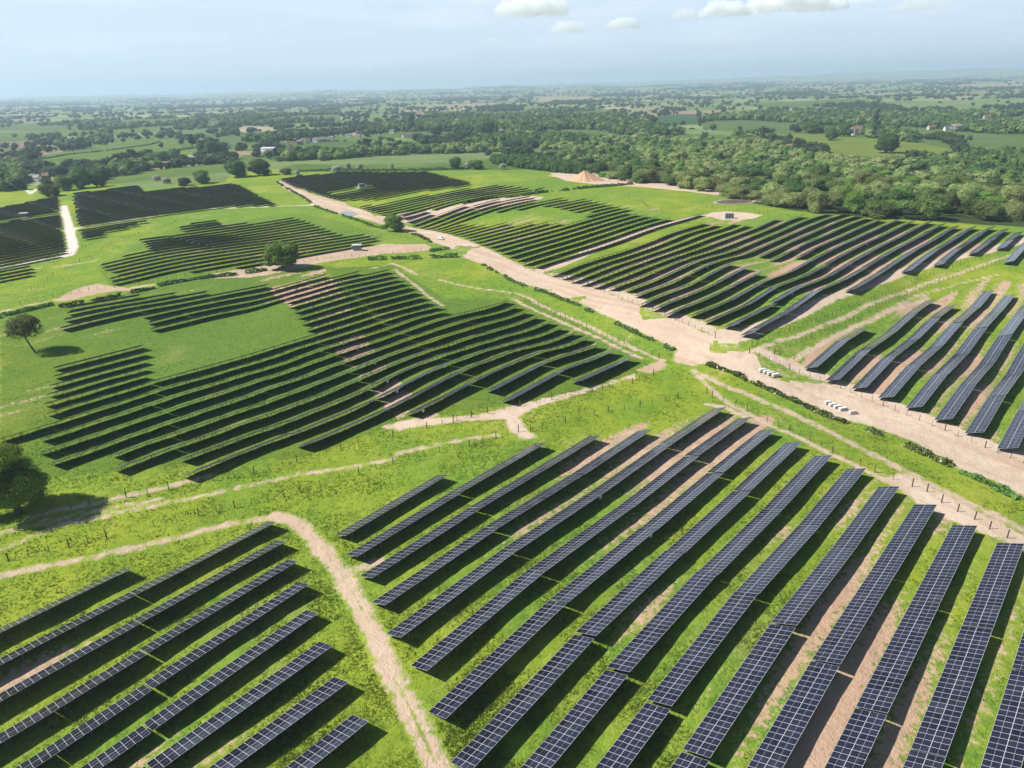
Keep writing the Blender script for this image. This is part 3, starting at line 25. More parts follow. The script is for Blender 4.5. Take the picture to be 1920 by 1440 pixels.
TZ='1K1I1H1F1E1D1B1A19181817171717171717181818181817161412100-0+10151A1B18130-0w0t0r0t0y12191F1L1Q1U1W1W1W1U1T1R1O1M1K1H1E1C191714110-0y0v0s0p0m0j0g0d0Z0W0T1K1J1I1G1F1E1D1C1C1B1B1A1A1B1B1B1C1D1D1E1F1G1G1G1F1E1C1A1817181E1M1O1I1D1A17141113171D1H1M1P1S1U1V1V1V1T1S1Q1N1L1J1H1E1C1A1715120-0z0w0t0q0o0k0h0e0b0Y0V1K1J1I1H1G1G1F1E1E1E1E1E1E1E1F1G1H1I1J1L1M1N1O1O1O1O1M1K1I1F1E1M1b1c1R1L1M1M1J1D1F1J1N1Q1S1U1U1V1V1U1T1S1Q1O1N1L1I1G1E1C1A181513100+0x0v0s0p0m0j0g0d0a0W1K1K1J1I1I1H1H1G1G1G1G1H1H1I1J1K1M1N1P1R1T1U1W1X1Y1Y1X1W1T1Q1K1R1p1q1b1V1b1f1c1R1V1Y1Z1Z1Y1X1W1V1U1T1S1Q1P1N1M1K1I1G1E1C1A181614110-0y0w0t0q0o0l0i0e0b0Y1L1K1K1J1J1J1J1J1J1J1J1K1L1M1N1P1Q1T1V1X1Z1c1e1f1h1h1h1h1g1f1Y1Y1o1u1v1s1v1-1-1q1q1o1l1i1e1a1X1V1T1R1Q1P1N1M1K1J1H1G1E1C1B19171512100+0x0v0s0p0m0j0g0d0a1L1L1L1K1K1K1K1L1L1L1M1N1O1P1R1T1V1X1a1d1g1j1l1n1p1q1q1q1p1n1k1k1w242B2B292B2D211-1+1u1n1h1b1X1T1R1P1O1N1M1L1K1I1H1G1E1D1B19181614110-0z0w0u0r0o0l0i0f0c1L1L1L1M1M1M1M1N1N1O1P1Q1R1T1V1X1Z1c1f1j1m1p1s1v1x1y1y1x1w1v1s1q1y232C2G2C26262124241y1p1h1a1V1R1O1M1L1L1K1K1J1I1H1G1F1D1C1A19171513110+0y0v0t0q0n0k0h0e1M1M1M1N1N1O1O1P1Q1Q1R1T1U1W1Y1a1d1g1k1o1r1v1z202223232120201+1w1w202A2F2A26252124231w1n1f1X1S1O1L1K1J1J1J1J1J1I1I1H1G1E1D1B1A18161412100z0x0v0s0p0m0j0g1M1N1N1O1P1P1Q1R1S1T1U1W1X1Z1b1e1h1l1o1s1w1+2225282A2A272428262320242B2D29282929261+1q1i1b1U1O1K1I1H1I1I1J1J1J1J1I1I1H1G1E1D1B19181614110-0z0w0u0r0o0m0j1N1O1P1P1Q1R1S1T1U1W1X1Z1a1c1f1h1l1o1s1x1-23272A2D2G2H2E282B2A2923272D2F2D2A2927261w1l1e1a1S1L1H1F1G1H1I1J1K1K1K1K1J1I1H1G1E1D1B19171513110-0y0w0t0r0o0l1O1P1Q1R1S1T1U1V1X1Y1a1b1d1g1i1l1o1s1w1-23272A2D2F2H2I2E2B2A282423292E2G2F2A27211z1q1l1j1e1S1I1E1E1G1I1K1L1M1M1M1M1L1K1J1I1G1E1D1B19171512100+0y0v0t0q0n1P1Q1R1S1U1V1W1Y1Z1b1d1f1h1j1l1o1s1w1+23272B2D2F2F2G2H2H2F2C2925252D2J2K2K2C27251-1p1p1t1l1R1F1E1G1I1L1N1P1P1Q1P1P1O1N1L1K1I1G1E1C1A181614120-0z0x0u0s0p1Q1R1S1U1V1X1Y1a1c1e1g1i1k1m1p1s1w1+23272B2F2G2H2F2D2C2G2J2F2C292C2R2W2U2U2F2A2G2G1-1x1z1k1P1F1I1L1O1R1S1T1U1U1T1S1R1Q1O1N1L1I1G1E1C1A171513110-0y0w0t0r1R1S1U1W1X1Z1b1d1e1g1j1l1n1q1t1w1+23272C2G2J2L2K2I2F2C2B2F2D2B2D2F2M2Q2S2P2D2H2a2l2W2A1z1m1Z1W1V1W1X1Y1Z1a1a1Z1Y1X1V1U1S1Q1N1L1I1G1D1B19161412100z0x0u0s1S1U1V1X1Z1b1d1f1h1j1m1o1r1u1x1-23272C2H2L2O2Q2Q2M2I2D292A2C2E2H2F2H2F2D27292S2o2s2o2S1z1l1k1o1j1h1g1g1h1h1g1f1e1c1a1Y1W1T1Q1N1K1H1F1C19171512100+0y0v0s1T1V1X1Z1b1d1f1i1k1m1p1s1u1y1-23272B2G2L2Q2U2X2X2T2N2H2B292A2B2F2F2G2B221z282Y2r2o2l2k2H1u1m1r1o1n1n1n1o1p1o1n1l1i1g1d1a1W1T1P1M1J1G1D1A171513100+0x0v0s1V1X1Z1b1d1g1i1k1n1p1s1v1y1-23262A2F2J2O2T2Y2c2f2e2W2K2D282C2E2F2I2I2B1-1-2G2d2o2j2h302t2S1w1g1g1k1p1t1w1x1x1v1t1q1m1i1e1a1W1S1O1K1H1D1A181512100z0x0u0r1W1Z1b1d1g1i1k1n1q1s1v1y1-22262A2E2I2M2R2V2Z2d2g2h2d2S2J272E2H2I2F2A241+242N2f2l2j2j2t2s2i2K1h1U1g1s1+222424221-1x1t1o1j1e1Z1U1P1L1H1E1A1714120-0y0w0t0q1Y1a1d1f1i1k1n1q1s1v1y1-2226292D2H2K2O2S2W2Z2b2b2Z2W2R2K282F2K2L2F2724232B2T2e2g2g2l2o2h2d2e2G1+1v20282D2F2E2C28221z1t1n1h1b1V1Q1M1H1D1A1613100+0x0u0r0o1a1d1f1i1k1n1q1s1v1y1-2225292C2G2J2N2Q2U2X2Z2a2Z2X2U2P2L2A2F2M2K2G2A27272D2P2Z2f2m2u2u2d2W2b2f2V2O2O2Q2Q2Q2O2K2F29221x1q1j1d1X1R1M1H1D1915120-0y0v0s0p0m1c1f1h1k1n1p1s1v1y1-2225282B2F2I2M2P2S2V2Y2a2c2d2d2a2U2N2G2H2K2G2D2C2C2E2H2N2W2e2m2v2u2g2g2h2f2e2d2f2e2b2Z2W2S2L2E261+1s1l1e1X1R1L1G1C1814100z0w0t0q0n0k1e1h1k1m1p1s1v1y1+2125282B2E2I2L2O2S2V2Y2a2d2h2k2m2i2a2S2L2J2J2F2D2F2I2L2P2R2V2Z2h2n2m2a2a2i2h2g2f2g2g2e2e2c2X2Q2H28201t1l1e1X1Q1K1F1A16120+0x0t0q0n0k0h1g1j1m1p1s1u1x1+2124272A2E2H2K2O2R2V2Y2b2e2g2m2q2q2l2d2V2P2L2J2H2H2L2O2R2S2S2T2U2a2f2f2b2c2i2i2f2b2Z2a2c2f2f2Z2R2I281-1t1l1d1W1P1J1D18140-0x0u0r0n0k0h0e1j1m1o1r1u1x1+2124272A2D2G2K2N2Q2U2Y2b2f2j2m2s2v2s2m2e2W2Q2M2J2J2L2Q2V2X2W2V2T2S2W2b2d2c2d2h2h2e2Z2V2U2Y2d2f2X2O2F261z1r1i1b1T1N1G1B16110z0v0r0o0k0h0e0b1l1o1r1t1w1z202326292C2F2J2M2P2T2X2a2e2j2n2q2s2t2p2j2c2V2P2K2I2J2N2S2Y2a2a2Y2W2W2Y2c2f2e2f2h2h2e2a2V2T2U2W2W2P2H2A211v1n1f1Y1Q1K1E18130+0w0s0o0k0h0e0b0Y1n1q1t1w1z1-2225282B2E2I2L2O2S2V2Z2d2h2l2q2r2p2n2j2e2Y2S2M2H2F2H2L2S2Y2b2c2c2c2c2f2j2j2g2g2i2j2h2d2X2T2R2O2I2D29231y1q1j1b1U1N1G1A140-0x0s0o0l0h0e0b0Y0V1p1s1v1y1-2225272A2D2G2K2N2Q2T2X2b2f2j2n2r2r2l2g2d2Z2U2O2J2D2B2C2H2P2W2b2e2f2h2i2k2m2k2f2h2k2n2l2g2a2U2N2I2B26221y1s1l1e1X1Q1J1C16110y0t0p0l0h0e0b0X0U0R1s1u1x1+2124272A2D2F2I2L2P2S2V2Z2c2g2k2o2q2o2g2b2Y2V2R2M2G2A25252C2L2U2a2f2i2l2n2o2o2l2i2l2p2r2p2k2c2V2N2G28221y1t1n1g1a1T1M1F18120z0u0p0l0h0e0a0X0U0R0O1u1w1z202326292C2E2H2K2N2Q2T2W2a2d2h2k2o2q2p2k2d2Y2V2R2M2G28201y252H2S2a2h2l2o2q2r2q2m2k2m2p2r2p2k2c2U2M2D261-1v1p1i1c1V1O1H1B140+0v0q0m0i0e0a0X0U0R0O0L1w1z1-2225282B2E2G2J2M2O2R2U2X2a2d2g2k2m2o2n2j2d2Z2V2S2P2K2C201r1-2F2S2d2k2o2r2t2t2r2o2l2m2o2o2n2i2a2S2K2B231y1s1l1f1Y1R1K1E17110x0r0m0i0e0b0X0U0R0O0L0I1y1+2124272A2D2F2I2L2N2Q2S2V2X2a2d2g2i2k2l2k2h2c2Z2W2V2T2S2O2B1z272M2Z2i2o2s2u2v2u2s2p2m2l2m2l2j2e2X2P2H29211w1p1i1b1V1O1H1A130z0t0o0j0f0b0X0U0R0O0L0I0F1z202326292C2E2H2K2M2P2R2T2V2Y2a2c2e2g2i2i2h2e2b2Z2X2W2W2Z2d2X2M2R2c2l2r2u2w2w2w2u2s2p2m2l2j2h2e2Z2T2L2D261+1t1m1f1Y1S1L1E17100w0q0k0g0c0Y0V0R0O0L0J0G0D1-2225282B2E2G2J2L2O2Q2S2U2W2Y2a2b2d2f2g2g2f2d2a2Y2W2V2W2Y2c2e2e2l2u2z2+2+2z2x2w2u2r2o2l2j2g2d2a2U2O2H2A221x1q1j1c1W1P1I1B140+0t0n0i0d0Z0W0S0P0M0J0G0D0A2124272A2C2F2I2L2N2P2R2T2V2X2Y2a2b2c2d2e2e2d2b2Z2X2V2V2V2W2b2i2o2x353634312+2x2v2s2p2m2j2g2d2Z2V2Q2J2C251+1t1m1g1Z1T1M1F18120x0r0l0g0b0X0U0Q0N0K0H0E0B082225282B2E2H2K2M2P2R2T2V2W2Y2Z2a2b2c2c2d2c2b2a2Y2W2V2V2V2Y2d2l2t30373936322z2w2t2q2n2k2h2d2Z2V2Q2L2E28211w1p1i1c1W1P1J1C160-0v0p0j0e0a0W0S0O0L0I0F0C090624272A2D2G2J2L2O2Q2S2U2W2X2Z2a2b2b2c2c2c2b2a2Z2X2W2V2V2X2a2f2m2u30363835302x2u2r2o2l2i2e2a2W2R2M2G29231y1r1k1e1Y1S1M1G19130z0t0n0i0d0Y0U0Q0N0K0H0E0B080525282B2E2H2K2N2P2S2U2W2X2Z2a2b2c2c2c2c2c2b2a2Z2X2W2W2W2Y2b2g2n2u2-3536342+2v2s2p2m2j2f2b2X2S2N2H2B251+1t1m1f1Z1T1O1I1C16110x0r0m0g0c0X0T0P0M0I0F0C090704262A2D2G2J2M2O2R2T2V2X2Z2a2b2c2c2d2d2d2c2b2a2Z2Y2X2X2Y2a2d2i2o2u2-343635302w2s2o2l2h2d2Y2T2O2J2D27201v1o1h1b1V1P1K1F19140+0v0p0k0f0a0W0S0O0L0H0E0B080503282B2E2H2K2N2Q2S2V2X2Z2a2b2c2d2e2e2e2d2d2c2b2a2Z2Z2Z2a2c2f2k2p2v2+333536322y2t2o2j2f2a2V2Q2L2F29221y1r1k1d1X1R1M1G1B16110y0t0n0i0e0Z0V0R0N0K0H0D0A080502282C2F2I2L2O2R2U2W2Y2a2b2d2e2e2f2f2f2e2e2d2c2b2a2a2a2c2e2h2l2q2u2z313333302x2s2n2i2d2Y2S2N2H2B251+1t1n1g1a1U1O1I1D18130+0w0r0m0h0c0Y0U0Q0M0J0G0D0A070401292C2F2J2M2P2S2V2X2Z2b2d2e2f2g2g2g2g2f2f2e2d2c2c2c2c2d2f2i2m2q2u2y2-30302z2v2q2l2g2a2V2P2J2D27211w1q1j1c1W1Q1L1F1A16110y0t0p0k0g0b0X0T0P0M0I0F0C09060401292D2G2J2M2P2S2V2Y2a2c2e2f2g2h2h2h2h2g2g2f2f2e2d2d2e2f2h2j2m2q2t2w2y2z2y2w2s2o2i2d2Y2S2M2G2A241z1t1m1f1Z1T1N1I1C18130+0w0r0n0i0e0a0W0S0O0L0I0E0C09060301292D2G2J2M2P2T2W2Y2b2d2e2g2h2i2i2i2i2i2h2g2g2f2f2f2g2h2i2k2n2p2r2t2v2v2u2s2p2k2f2a2U2P2J2D26201w1p1j1c1W1Q1K1F1A15100y0t0p0l0g0c0Y0V0R0N0K0H0E0B08060300292C2F2J2M2P2S2V2Y2b2d2f2g2h2i2j2j2j2j2i2i2h2h2h2h2h2i2j2l2n2o2q2r2s2r2q2o2l2h2c2X2R2L2F29231y1s1l1f1Z1T1N1H1C17120z0v0r0n0j0f0b0X0T0Q0M0J0G0D0B08050300282B2E2I2L2O2R2U2X2a2c2e2g2h2i2j2j2j2j2j2j2i2i2i2i2i2j2k2l2m2n2o2p2p2o2m2k2h2d2Y2T2N2I2C251-1v1o1i1c1V1P1K1E19140-0x0s0o0k0g0d0Z0V0S0P0L0I0G0D0A08050301272A2D2G2J2N2Q2T2W2Z2b2d2f2h2i2j2k2k2k2k2j2j2j2j2j2j2k2l2l2m2m2m2m2m2k2j2g2d2Z2U2P2K2E28221x1r1l1e1Y1S1M1G1B16110y0u0q0m0i0e0b0X0U0Q0N0K0I0F0C0A0805030125282B2E2H2L2O2R2U2X2Z2c2e2g2i2j2k2k2k2k2k2k2k2k2k2k2l2l2l2l2l2l2k2j2h2f2c2Z2V2Q2L2G2A241+1u1n1h1b1V1P1J1D18130+0v0r0n0j0f0c0Y0V0S0P0M0J0H0E0C0A070503012326292C2F2I2L2O2R2U2X2a2c2f2g2i2j2k2k2k2k2k2k2k2k2l2l2l2l2l2k2j2i2g2e2c2Y2V2R2M2H2C26201w1q1k1d1X1R1L1F1A15100x0s0o0k0h0d0a0W0T0Q0N0L0I0G0D0B0907050301202326292C2F2I2L2O2S2V2X2a2d2f2h2i2j2j2j2k2k2k2k2l2l2l2l2l2k2j2i2g2e2b2Y2V2R2N2I2D28221y1s1m1g1a1T1N1I1C16110y0u0p0l0h0e0a0X0U0R0P0M0J0H0F0D0B09070503021z202326292C2F2I2L2O2R2V2Y2a2d2f2h2i2i2j2j2k2k2k2l2l2l2l2k2j2i2g2e2b2Y2V2R2N2J2E29231+1u1o1i1c1W1Q1K1E18130+0v0q0m0i0f0b0Y0V0S0P0N0K0I0G0E0C0A08070504021w1z1-2225282B2E2H2L2O2R2V2Y2a2d2f2g2h2i2j2j2k2k2k2k2k2k2j2i2h2e2c2Z2V2S2O2J2F2A251-1w1q1k1e1Y1S1M1G1A150-0w0r0n0j0f0c0Y0V0T0Q0N0L0J0H0F0D0B0A08070504021s1v1y1-2224272A2E2H2K2O2R2V2Y2a2c2e2g2h2i2i2j2j2k2k2k2j2i2h2f2d2Z2W2S2O2K2F2B26211x1s1m1g1a1U1O1I1C16110x0t0o0k0g0c0Z0W0T0Q0O0L0J0H0F0E0C0B0908060504031o1r1u1x1+202326292D2G2K2O2R2V2X2a2c2e2f2g2h2i2i2j2j2j2i2h2g2d2a2X2T2P2L2G2C27221z1t1o1i1c1W1Q1K1E18120z0u0p0k0g0c0Z0W0T0Q0O0L0J0H0G0E0C0B0A0907060504031l1n1q1t1w1y1-2225282C2G2K2O2R2V2X2a2c2d2f2g2h2h2i2i2h2h2g2e2b2Y2U2Q2M2H2C28231+1u1p1j1e1Y1S1M1G1A140-0v0q0l0h0d0Z0W0T0Q0O0L0J0H0G0E0D0B0A090807060505041h1j1m1p1r1u1x1+2124282C2H2L2O2S2V2X2a2c2d2e2f2g2g2g2g2f2e2c2Z2V2R2N2I2D29241-1w1q1l1f1a1U1O1I1C16100x0r0m0h0d0Z0W0T0Q0N0L0J0H0F0E0C0B0A09080707060505041d1f1i1l1n1q1t1w1z2024292D2H2L2P2S2V2Y2a2b2d2e2f2f2f2e2d2c2a2X2T2P2K2F2A25201x1s1m1h1b1W1Q1K1E18120y0t0n0i0d0Z0V0S0P0N0K0I0G0F0D0C0B0A090807070606050505'
TX0,TY0,TS,TNX,TNY,TMN=-560,20,16,76,56,-106

PIT = 8.17; C0 = -7.8; AZ = math.radians(42.15); TILT = math.radians(22.0)
MP = 1.141; ML = 2.278; WID = 4.58; LOW = 0.8
UO = WID * math.cos(TILT); UHT = WID * math.sin(TILT)
DV = np.array([math.sin(AZ), math.cos(AZ)]); CV = np.array([math.cos(AZ), -math.sin(AZ)])
CAMZ = 90.0
def cub(Z,fx,fy):
    ny,nx=Z.shape
    ix=np.floor(fx).astype(int); iy=np.floor(fy).astype(int); tx=fx-ix; ty=fy-iy
    def w(t): # smooth cubic B-spline
        return [.5*(-t**3+2*t*t-t),.5*(3*t**3-5*t*t+2),.5*(-3*t**3+4*t*t+t),.5*(t**3-t*t)]
    wx=w(tx); wy=w(ty); out=0
    for a in range(4):
        yy=np.clip(iy+a-1,0,ny-1); row=0
        for b in range(4):
            row=row+wx[b]*Z[yy,np.clip(ix+b-1,0,nx-1)]
        out=out+wy[a]*row
    return out
def sst(a,b,x):
    t=np.clip((x-a)/(b-a),0,1); return t*t*(3-2*t)
def zfar(x,y):
    r=np.hypot(x,y)
    u=3.0*np.sin(x/310+1.3+0.4*np.sin(y/500))*np.sin(y/270+0.7)+2.5*np.sin(x/730-0.5)*np.cos(y/610+x/1500)+4*np.sin(x/1900+y/2300+2.)
    u=u*(1+np.clip(r/6000,0,2)*.8)
    az=np.arctan2(x,y)
    hills=sst(7000,19000,r)*(66+14*np.sin(az*23+1)+9*np.sin(az*57+2)+5*np.sin(az*131))
    hills=hills+sst(16000,24000,r)*sst(0.1,0.42,az)*(120+40*np.sin(az*17))
    hills=hills+sst(16000,24000,r)*(15+20*np.sin(az*11+.5))
    bump=9*np.exp(-((x+420)**2/(2*190**2)+(y-1250)**2/(2*140**2)))
    return -8+u*sst(600,1100,r)+hills+bump
class HF:
    def __init__(s,Z,X0,Y0,S): s.Z=Z;s.X0=X0;s.Y0=Y0;s.S=S;s.ny,s.nx=Z.shape
    def __call__(s,x,y):
        x=np.asarray(x,float);y=np.asarray(y,float)
        fx=(x-s.X0)/s.S; fy=(y-s.Y0)/s.S
        zi=cub(s.Z,np.clip(fx,0,s.nx-1.001),np.clip(fy,0,s.ny-1.001))
        dx=np.maximum(np.maximum(s.X0-x,x-(s.X0+(s.nx-1)*s.S)),0); dy=np.maximum(np.maximum(-1e9,y-(s.Y0+(s.ny-1)*s.S)),0)
        dd=np.hypot(dx,dy); w=sst(-60,320,dd) if False else sst(0,320,dd)
        return zi*(1-w)+zfar(x,y)*w

B64 = "0123456789ABCDEFGHIJKLMNOPQRSTUVWXYZabcdefghijklmnopqrstuvwxyz+-"
_v = np.array([B64.index(ch) for ch in TZ]).reshape(-1, 2)
H = HF(((_v[:, 0] * 64 + _v[:, 1] + TMN) / 10.0).reshape(TNY, TNX), TX0, TY0, TS)
def hz(x, y): return float(H(x, y))

# ---------------------------------------------------------------- camera
CR = np.array([[0.99968765, -0.02499219, 0.0], [-0.00967728, -0.38709101, 0.92199073], [-0.02304257, -0.92170274, -0.38721195]]
)
cam = bpy.data.cameras.new('camera'); co = bpy.data.objects.new('camera', cam); COL.objects.link(co)
cx_, cy_, cz_ = CR @ np.array([1, 0, 0]), CR @ np.array([0, -1, 0]), CR @ np.array([0, 0, -1])
co.matrix_world = Matrix(((cx_[0], cy_[0], cz_[0], 0), (cx_[1], cy_[1], cz_[1], 0), (cx_[2], cy_[2], cz_[2], CAMZ), (0, 0, 0, 1)))
cam.sensor_width = 36; cam.sensor_fit = 'HORIZONTAL'; cam.lens = 1333 / 1920 * 36; cam.clip_start = 0.5; cam.clip_end = 90000
scene.camera = co
def proj(x, y, z):
    q = CR.T @ np.array([x, y, z - CAMZ]); return q[0] / q[2] * 1333 + 960, q[1] / q[2] * 1333 + 720, q[2]
def raydir(u, v):
    r = CR @ np.array([(u - 960) / 1333, (v - 720) / 1333, 1.0]); return r / np.linalg.norm(r)

# ---------------------------------------------------------------- helpers
def mesh(name, verts, faces, mats=(), fmat=None, smooth=False, uv=None):
    me = bpy.data.meshes.new(name)
    verts = np.asarray(verts, np.float32)
    if isinstance(faces, np.ndarray):
        n, k = faces.shape
        me.vertices.add(len(verts)); me.vertices.foreach_set('co', verts.ravel())
        me.loops.add(n * k); me.loops.foreach_set('vertex_index', faces.astype(np.int32).ravel())
        me.polygons.add(n); me.polygons.foreach_set('loop_start', np.arange(0, n * k, k, dtype=np.int32))
        me.update(calc_edges=True)
    else:
        me.from_pydata([tuple(map(float, v)) for v in verts], [], [tuple(map(int, f)) for f in faces]); me.update()
    for m in mats: me.materials.append(m)
    if fmat is not None: me.polygons.foreach_set('material_index', np.asarray(fmat, np.int32))
    if smooth: me.polygons.foreach_set('use_smooth', np.ones(len(me.polygons), bool))
    if uv is not None:
        l = me.uv_layers.new(name='UVMap'); l.data.foreach_set('uv', np.asarray(uv, np.float32).ravel())
    me.update()
    return me
def obj(name, me, parent=None, loc=None):
    o = bpy.data.objects.new(name, me); COL.objects.link(o)
    if parent is not None: o.parent = parent
    if loc is not None: o.location = loc
    return o
def tag(o, label=None, cat=None, group=None, kind=None):
    if label: o['label'] = label
    if cat: o['category'] = cat
    if group: o['group'] = group
    if kind: o['kind'] = kind
    return o
class Geo:
    def __init__(s): s.v = []; s.f = []; s.m = []
    def box(s, x0, y0, z0, x1, y1, z1, m=0, M=None):
        b = len(s.v)
        vs = [(x0, y0, z0), (x1, y0, z0), (x1, y1, z0), (x0, y1, z0), (x0, y0, z1), (x1, y0, z1), (x1, y1, z1), (x0, y1, z1)]
        if M is not None: vs = [tuple(M @ Vector(p)) for p in vs]
        s.v += vs
        for f in ((0, 3, 2, 1), (4, 5, 6, 7), (0, 1, 5, 4), (1, 2, 6, 5), (2, 3, 7, 6), (3, 0, 4, 7)):
            s.f.append(tuple(b + i for i in f)); s.m.append(m)
    def poly(s, pts, m=0):
        b = len(s.v); s.v += [tuple(p) for p in pts]; s.f.append(tuple(range(b, b + len(pts)))); s.m.append(m)
    def tube(s, pts, rad, n=7, m=0):
        b = len(s.v)
        for i, p in enumerate(pts):
            p = Vector(p); q = Vector(pts[min(i + 1, len(pts) - 1)]) - Vector(pts[max(i - 1, 0)])
            q.normalize(); a = q.orthogonal().normalized(); c = q.cross(a)
            for j in range(n):
                t = 2 * math.pi * j / n; s.v.append(tuple(p + (a * math.cos(t) + c * math.sin(t)) * rad[i]))
        for i in range(len(pts) - 1):
            for j in range(n):
                s.f.append((b + i * n + j, b + i * n + (j + 1) % n, b + (i + 1) * n + (j + 1) % n, b + (i + 1) * n + j)); s.m.append(m)
        s.f.append(tuple(b + (len(pts) - 1) * n + j for j in range(n))); s.m.append(m)
    def mesh(s, name, mats, smooth=False): return mesh(name, s.v, s.f, mats, s.m, smooth)
def noise2(x, y, seed=0):
    tab = np.random.default_rng(seed).random((256, 256))
    ix = np.floor(x).astype(int); iy = np.floor(y).astype(int); fx = x - ix; fy = y - iy
    fx = fx * fx * (3 - 2 * fx); fy = fy * fy * (3 - 2 * fy)
    a = tab[ix & 255, iy & 255]; b = tab[(ix + 1) & 255, iy & 255]; c = tab[ix & 255, (iy + 1) & 255]; d = tab[(ix + 1) & 255, (iy + 1) & 255]
    return (a * (1 - fx) + b * fx) * (1 - fy) + (c * (1 - fx) + d * fx) * fy
def inside(x, y, poly):
    r = np.zeros(x.shape, bool); n = len(poly)
    for i in range(n):
        x1, y1 = poly[i]; x2, y2 = poly[i - 1]
        if y1 == y2: continue
        c = ((y1 > y) != (y2 > y)) & (x < (x2 - x1) * (y - y1) / (y2 - y1) + x1); r ^= c
    return r
def segdist(x, y, pts):
    best = np.full(x.shape, 1e9)
    for (x1, y1), (x2, y2) in zip(pts, pts[1:]):
        dx, dy = x2 - x1, y2 - y1; l2 = dx * dx + dy * dy + 1e-9
        t = np.clip(((x - x1) * dx + (y - y1) * dy) / l2, 0, 1)
        best = np.minimum(best, np.hypot(x - x1 - t * dx, y - y1 - t * dy))
    return best
def nums(n):
    w = 'zeroth first second third fourth fifth sixth seventh eighth ninth tenth eleventh twelfth thirteenth fourteenth fifteenth sixteenth seventeenth eighteenth nineteenth twentieth'.split()
    if n < 21: return w[n]
    t = {2: 'twenty', 3: 'thirty', 4: 'forty'}[n // 10]
    return (t + '-' + w[n % 10]) if n % 10 else {2: 'twentieth', 3: 'thirtieth', 4: 'fortieth'}[n // 10]

# ---------------------------------------------------------------- materials
class NT:
    def __init__(s, name):
        s.mat = bpy.data.materials.new(name); s.mat.use_nodes = True; s.t = s.mat.node_tree; s.t.nodes.clear()
    def n(s, typ, **kw):
        x = s.t.nodes.new(typ)
        for k, v in kw.items():
            if k.startswith('_'): setattr(x, k[1:], v)
        return x
    def l(s, a, b): s.t.links.new(a, b)
    def set(s, sock, v):
        if hasattr(v, 'is_output') or isinstance(v, bpy.types.NodeSocket): s.l(v, sock)
        else: sock.default_value = v
    def noise(s, vec, scale, detail=3.0, rough=.55):
        x = s.t.nodes.new('ShaderNodeTexNoise'); s.set(x.inputs['Vector'], vec); x.inputs['Scale'].default_value = scale
        x.inputs['Detail'].default_value = detail; x.inputs['Roughness'].default_value = rough; return x.outputs['Fac']
    def math(s, op, a, b=0.0, c=0.0, clamp=False):
        x = s.t.nodes.new('ShaderNodeMath'); x.operation = op; x.use_clamp = clamp
        s.set(x.inputs[0], a); s.set(x.inputs[1], b); s.set(x.inputs[2], c); return x.outputs[0]
    def map(s, v, a, b, c=0.0, d=1.0, smooth=True):
        x = s.t.nodes.new('ShaderNodeMapRange'); x.interpolation_type = 'SMOOTHSTEP' if smooth else 'LINEAR'
        s.set(x.inputs[0], v); x.inputs[1].default_value = a; x.inputs[2].default_value = b; x.inputs[3].default_value = c; x.inputs[4].default_value = d; return x.outputs[0]
    def mix(s, f, a, b, mode='MIX'):
        x = s.t.nodes.new('ShaderNodeMix'); x.data_type = 'RGBA'; x.blend_type = mode
        s.set(x.inputs[0], f)
        for i, v in ((6, a), (7, b)):
            if isinstance(v, (tuple, list)): x.inputs[i].default_value = (*v[:3], 1)
            else: s.l(v, x.inputs[i])
        return x.outputs[2]
    def attr(s, name):
        x = s.t.nodes.new('ShaderNodeAttribute'); x.attribute_name = name; return x
    def bsdf(s, col, rough=.8, spec=.3, metal=0.0, bump=None, bstr=.3, bdist=.1):
        p = s.t.nodes.new('ShaderNodeBsdfPrincipled'); o = s.t.nodes.new('ShaderNodeOutputMaterial')
        if isinstance(col, (tuple, list)): p.inputs['Base Color'].default_value = (*col[:3], 1)
        else: s.l(col, p.inputs['Base Color'])
        s.set(p.inputs['Roughness'], rough); s.set(p.inputs['Specular IOR Level'], spec); s.set(p.inputs['Metallic'], metal)
        if bump is not None:
            b = s.t.nodes.new('ShaderNodeBump'); b.inputs['Strength'].default_value = bstr; b.inputs['Distance'].default_value = bdist
            s.l(bump, b.inputs['Height']); s.l(b.outputs[0], p.inputs['Normal'])
        s.l(p.outputs[0], o.inputs[0]); s.p = p; s.o = o; return s.mat
    def pos(s): return s.t.nodes.new('ShaderNodeNewGeometry').outputs['Position']
    def objc(s): return s.t.nodes.new('ShaderNodeTexCoord').outputs['Object']
    def rand(s): return s.t.nodes.new('ShaderNodeObjectInfo').outputs['Random']
def plain(name, col, rough=.7, spec=.3, metal=0., var=.25, scale=2.0):
    g = NT(name); n = g.noise(g.objc(), scale, 4)
    c = g.mix(n, tuple(k * (1 - var) for k in col), tuple(min(1, k * (1 + var)) for k in col))
    return g.bsdf(c, rough, spec, metal)

